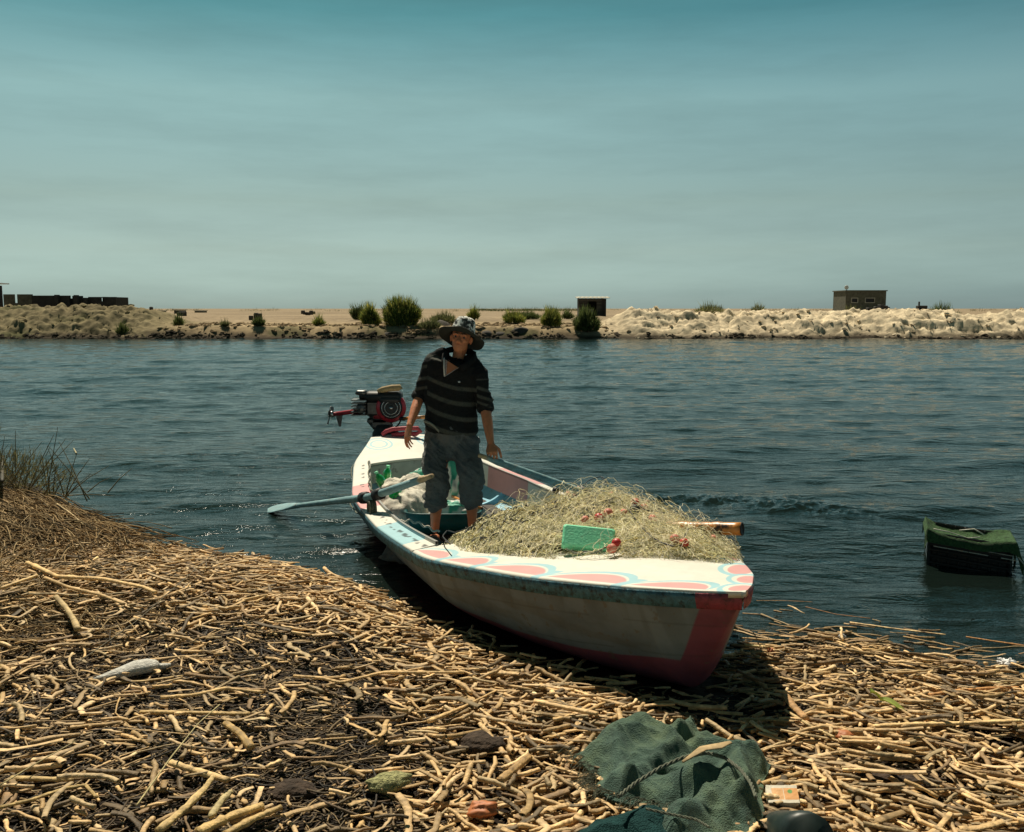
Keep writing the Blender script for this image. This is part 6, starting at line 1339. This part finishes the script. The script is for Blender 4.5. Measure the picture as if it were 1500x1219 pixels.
def cloth_line(pxs, z, rad, m_, name, par):
    P0 = np.array([un(a, b, z=z) for a, b in pxs]); t = np.linspace(0, len(P0)-1, len(P0)*8); Q0 = np.stack([np.interp(t, np.arange(len(P0)), P0[:, k]) for k in range(3)], 1); k_ = np.hanning(7); k_ /= k_.sum(); Q0 = np.stack([np.convolve(np.pad(Q0[:, k], 3, mode='edge'), k_, 'valid') for k in range(3)], 1)
    mb = MB()
    Q0 = Q0+V(0, 0, .006)
    for ph in (0, 2.1, 4.2): tube(mb, Q0+np.stack([rad*.8*np.cos(t*9+ph), rad*.8*np.sin(t*9+ph)*.5, rad*.8*np.sin(t*9+ph)], 1), rad*.7, 5)
    return obj(name, mb, m_, par)
tag(cloth_line([(905, 1170), (930, 1150), (965, 1128), (1000, 1112), (1035, 1105), (1062, 1112), (1085, 1130), (1100, 1150), (1108, 1172)], .30, .0048, M_twine, 'twine', None), 'frayed grey twine looped over the green cloth', 'twine')
tag(cloth_line([(945, 1187), (985, 1196), (1020, 1203), (1040, 1215)], .26, .003, M_twine, 'twine', None), 'thin cord lying across the lower folds of the green cloth', 'twine')
lf = [un(1000, 1116, z=.325), un(1030, 1100, z=.33), un(1052, 1090, z=.345), un(1070, 1086, z=.35)]; mb = MB(); n_ = 4; wv = [.006, .022, .026, .010]
for k, (p, w_) in enumerate(zip(lf, wv)): pass
loft(mb, [(p+V(0, 0, .01*math.sin(k*2)), V(.4, -.9, .1)*w_, V(0, 0, .004)) for k, (p, w_) in enumerate(zip(lf, wv))], 8); tag(obj('dry_leaf', mb, M_leaf), 'curled dry brown leaf lying on the green cloth', 'leaf')
# carton and boot
cp = on_bank(1146, 1170, .05); mb = MB(); A = Matrix.Rotation(R(22), 3, 'X') @ Matrix.Rotation(R(-4), 3, 'Y'); box(mb, (0, 0, 0), (.105, .075, .045), bev=.004)
v0 = mb.v[0]; mb = MB(); nx_, ny_ = 60, 40; gx_, gy_ = np.meshgrid(np.linspace(-.052, .052, nx_), np.linspace(-.036, .036, ny_), indexing='ij'); cz = np.full(gx_.shape, .0235)+.002*fbm(gx_*60, gy_*60, 3)
cc_ = np.zeros(gx_.shape+(3,))+V(.72, .66, .52); m_ = (abs(gy_) < .024) & (gx_ > -.036); cc_[m_] = V(.72, .34, .10); cc_[m_ & (gx_ < .004)] = V(.74, .40, .16); cc_[(np.hypot(gx_-.026, gy_-.010) < .008)] = V(.10, .32, .06); cc_[(abs(gx_-.004) < .0012) & (abs(gy_) < .024)] = V(.8, .75, .6)
M3 = np.array(Matrix.Rotation(R(-6), 3, 'Z') @ A); tp = np.stack([gx_, gy_, cz], -1).reshape(-1, 3)@M3.T+cp
mb.add(tp, grid_faces(nx_, ny_), col=cc_.reshape(-1, 3)); mb.add(v0@M3.T+cp, None, None, col=V(.72, .66, .52)) if False else None
b2_ = MB(); box(b2_, (0, 0, 0), (.105, .075, .045), bev=.004); mb.add(b2_.v[0]@M3.T+cp, b2_.q[0], ngons=[list(g) for g in b2_.g], col=V(.72, .66, .52))
tag(obj('carton', mb, M_carton), 'small cream and orange drink carton beside the green cloth', 'carton')
bp = on_bank(1156, 1238, -.01); mb = MB(); rg = []
for t, w_, h_, y_ in ((0, .02, .012, .105), (.05, .048, .035, .098), (.2, .072, .06, .07), (.5, .085, .085, .0), (.8, .09, .125, -.1), (1.0, .085, .15, -.19)): rg.append((bp+V(0, y_, h_*.5-.01), V(w_, 0, 0), V(0, 0, h_)))
loft(mb, rg, 28, pw=.85); bt = obj('rubber_boot', mb, M_boot); tag(bt, 'toe of a dark green rubber boot at the bottom edge', 'boot')
mb = MB(); th = np.linspace(.12*np.pi, .88*np.pi, 30); tube(mb, [bp+V(.090*math.cos(t), -.02+.140*math.sin(t), .020) for t in th], .009, 8); obj('sole_welt', mb, M_rail, bt)

# ------------------------------------------------------------------ floating crate with a green net, right
cc0 = V(3.40, 6.74, -.125); crt = root('crate', tuple(cc0), 'half sunk black plastic crate covered with green netting, floating at the right', 'crate')
rzc = R(-22); c0, s0 = math.cos(rzc), math.sin(rzc); C2W = lambda p: np.stack([cc0[0]+p[..., 0]*c0-p[..., 1]*s0, cc0[1]+p[..., 0]*s0+p[..., 1]*c0, p[..., 2]*.84+.02-.10*(p[..., 0]+.3)], -1)
mb = MB()
def cbox(c, s, b=.006):
    t_ = MB(); box(t_, c, s, bev=b); mb.add(C2W(t_.v[0]), t_.q[0], ngons=[list(g) for g in t_.g])
Lx, Ly, Hz = .54, .38, .24
for z_ in (-.14, -.085, -.03, .03, .085, .135, .185, .225):
    for s in (-1, 1): cbox((0, s*Ly/2, z_), (Lx, .016, .028)); cbox((s*Lx/2, 0, z_), (.016, Ly+.012, .028))
for x_ in np.linspace(-Lx/2, Lx/2, 9):
    for s in (-1, 1): cbox((x_, s*(Ly/2-.004), .04), (.022, .014, .40))
for y_ in np.linspace(-Ly/2, Ly/2, 6):
    for s in (-1, 1): cbox((s*(Lx/2-.004), y_, .04), (.014, .022, .40))
for s in (-1, 1): cbox((0, s*(Ly/2-.014), .04), (Lx-.04, .006, .36)); cbox((s*(Lx/2-.014), 0, .04), (.006, Ly-.04, .36))
obj('body', mb, M_crate, crt, False)
mb = MB(); r = np.random.default_rng(3)
for z_, n_ in ((.203, 5), (.152, 5), (.118, 4)):
    for k in range(n_):
        x_ = -Lx/2+.03+r.random()*.5; l_ = .05+.10*r.random(); t_ = MB(); box(t_, (x_+l_/2, -Ly/2-.010, z_), (l_, .004, .007)); mb.add(C2W(t_.v[0]), t_.q[0])
obj('worn_edge', mb, M_rim, crt, False)
n_ = 120; X_, Y_ = np.meshgrid(np.linspace(-.36, .42, n_), np.linspace(-.245, .245, 80), indexing='ij'); ex_ = np.minimum(abs(abs(X_-.02)-.33), abs(abs(Y_)-.21))
inn_ = (1-np.clip(abs(X_-.02)/.36, 0, 1)**4)*(1-np.clip(abs(Y_)/.23, 0, 1)**4)
Z_ = .268-.11*inn_*(.6+.8*fbm(X_*5, Y_*5, 8))+.018*(ridge(X_*9, Y_*9, 9, 3)-.5)+.05*np.exp(-((X_-.27)/.12)**2)*(1-.3*abs(Y_)/.2)-.12*sstep(.19, .245, abs(Y_))**2-.16*sstep(.35, .42, X_)-.06*sstep(-.34, -.36, X_)
cn_ = np.zeros(X_.shape+(3,))+1
mb = MB().add(C2W(np.stack([X_*.84, Y_*.95, Z_], -1).reshape(-1, 3)), grid_faces(n_, 80)[:, ::-1]); mb.q[0] = mb.q[0][:, ::-1]; obj('net_cover', mb, M_cnet, crt)
for pts in ([(-.24, -.17, .262), (-.14, -.1, .24), (0, -.05, .2), (.08, -.02, .22)], [(.24, -.19, .235), (.30, -.215, .17), (.36, -.23, .09)], [(-.05, .1, .22), (.05, .12, .25), (.12, .08, .22)]):
    P0 = C2W(np.array(pts)); mb = MB(); tube(mb, P0, .005, 6); obj('strap', mb, M_rim, crt)

#@@
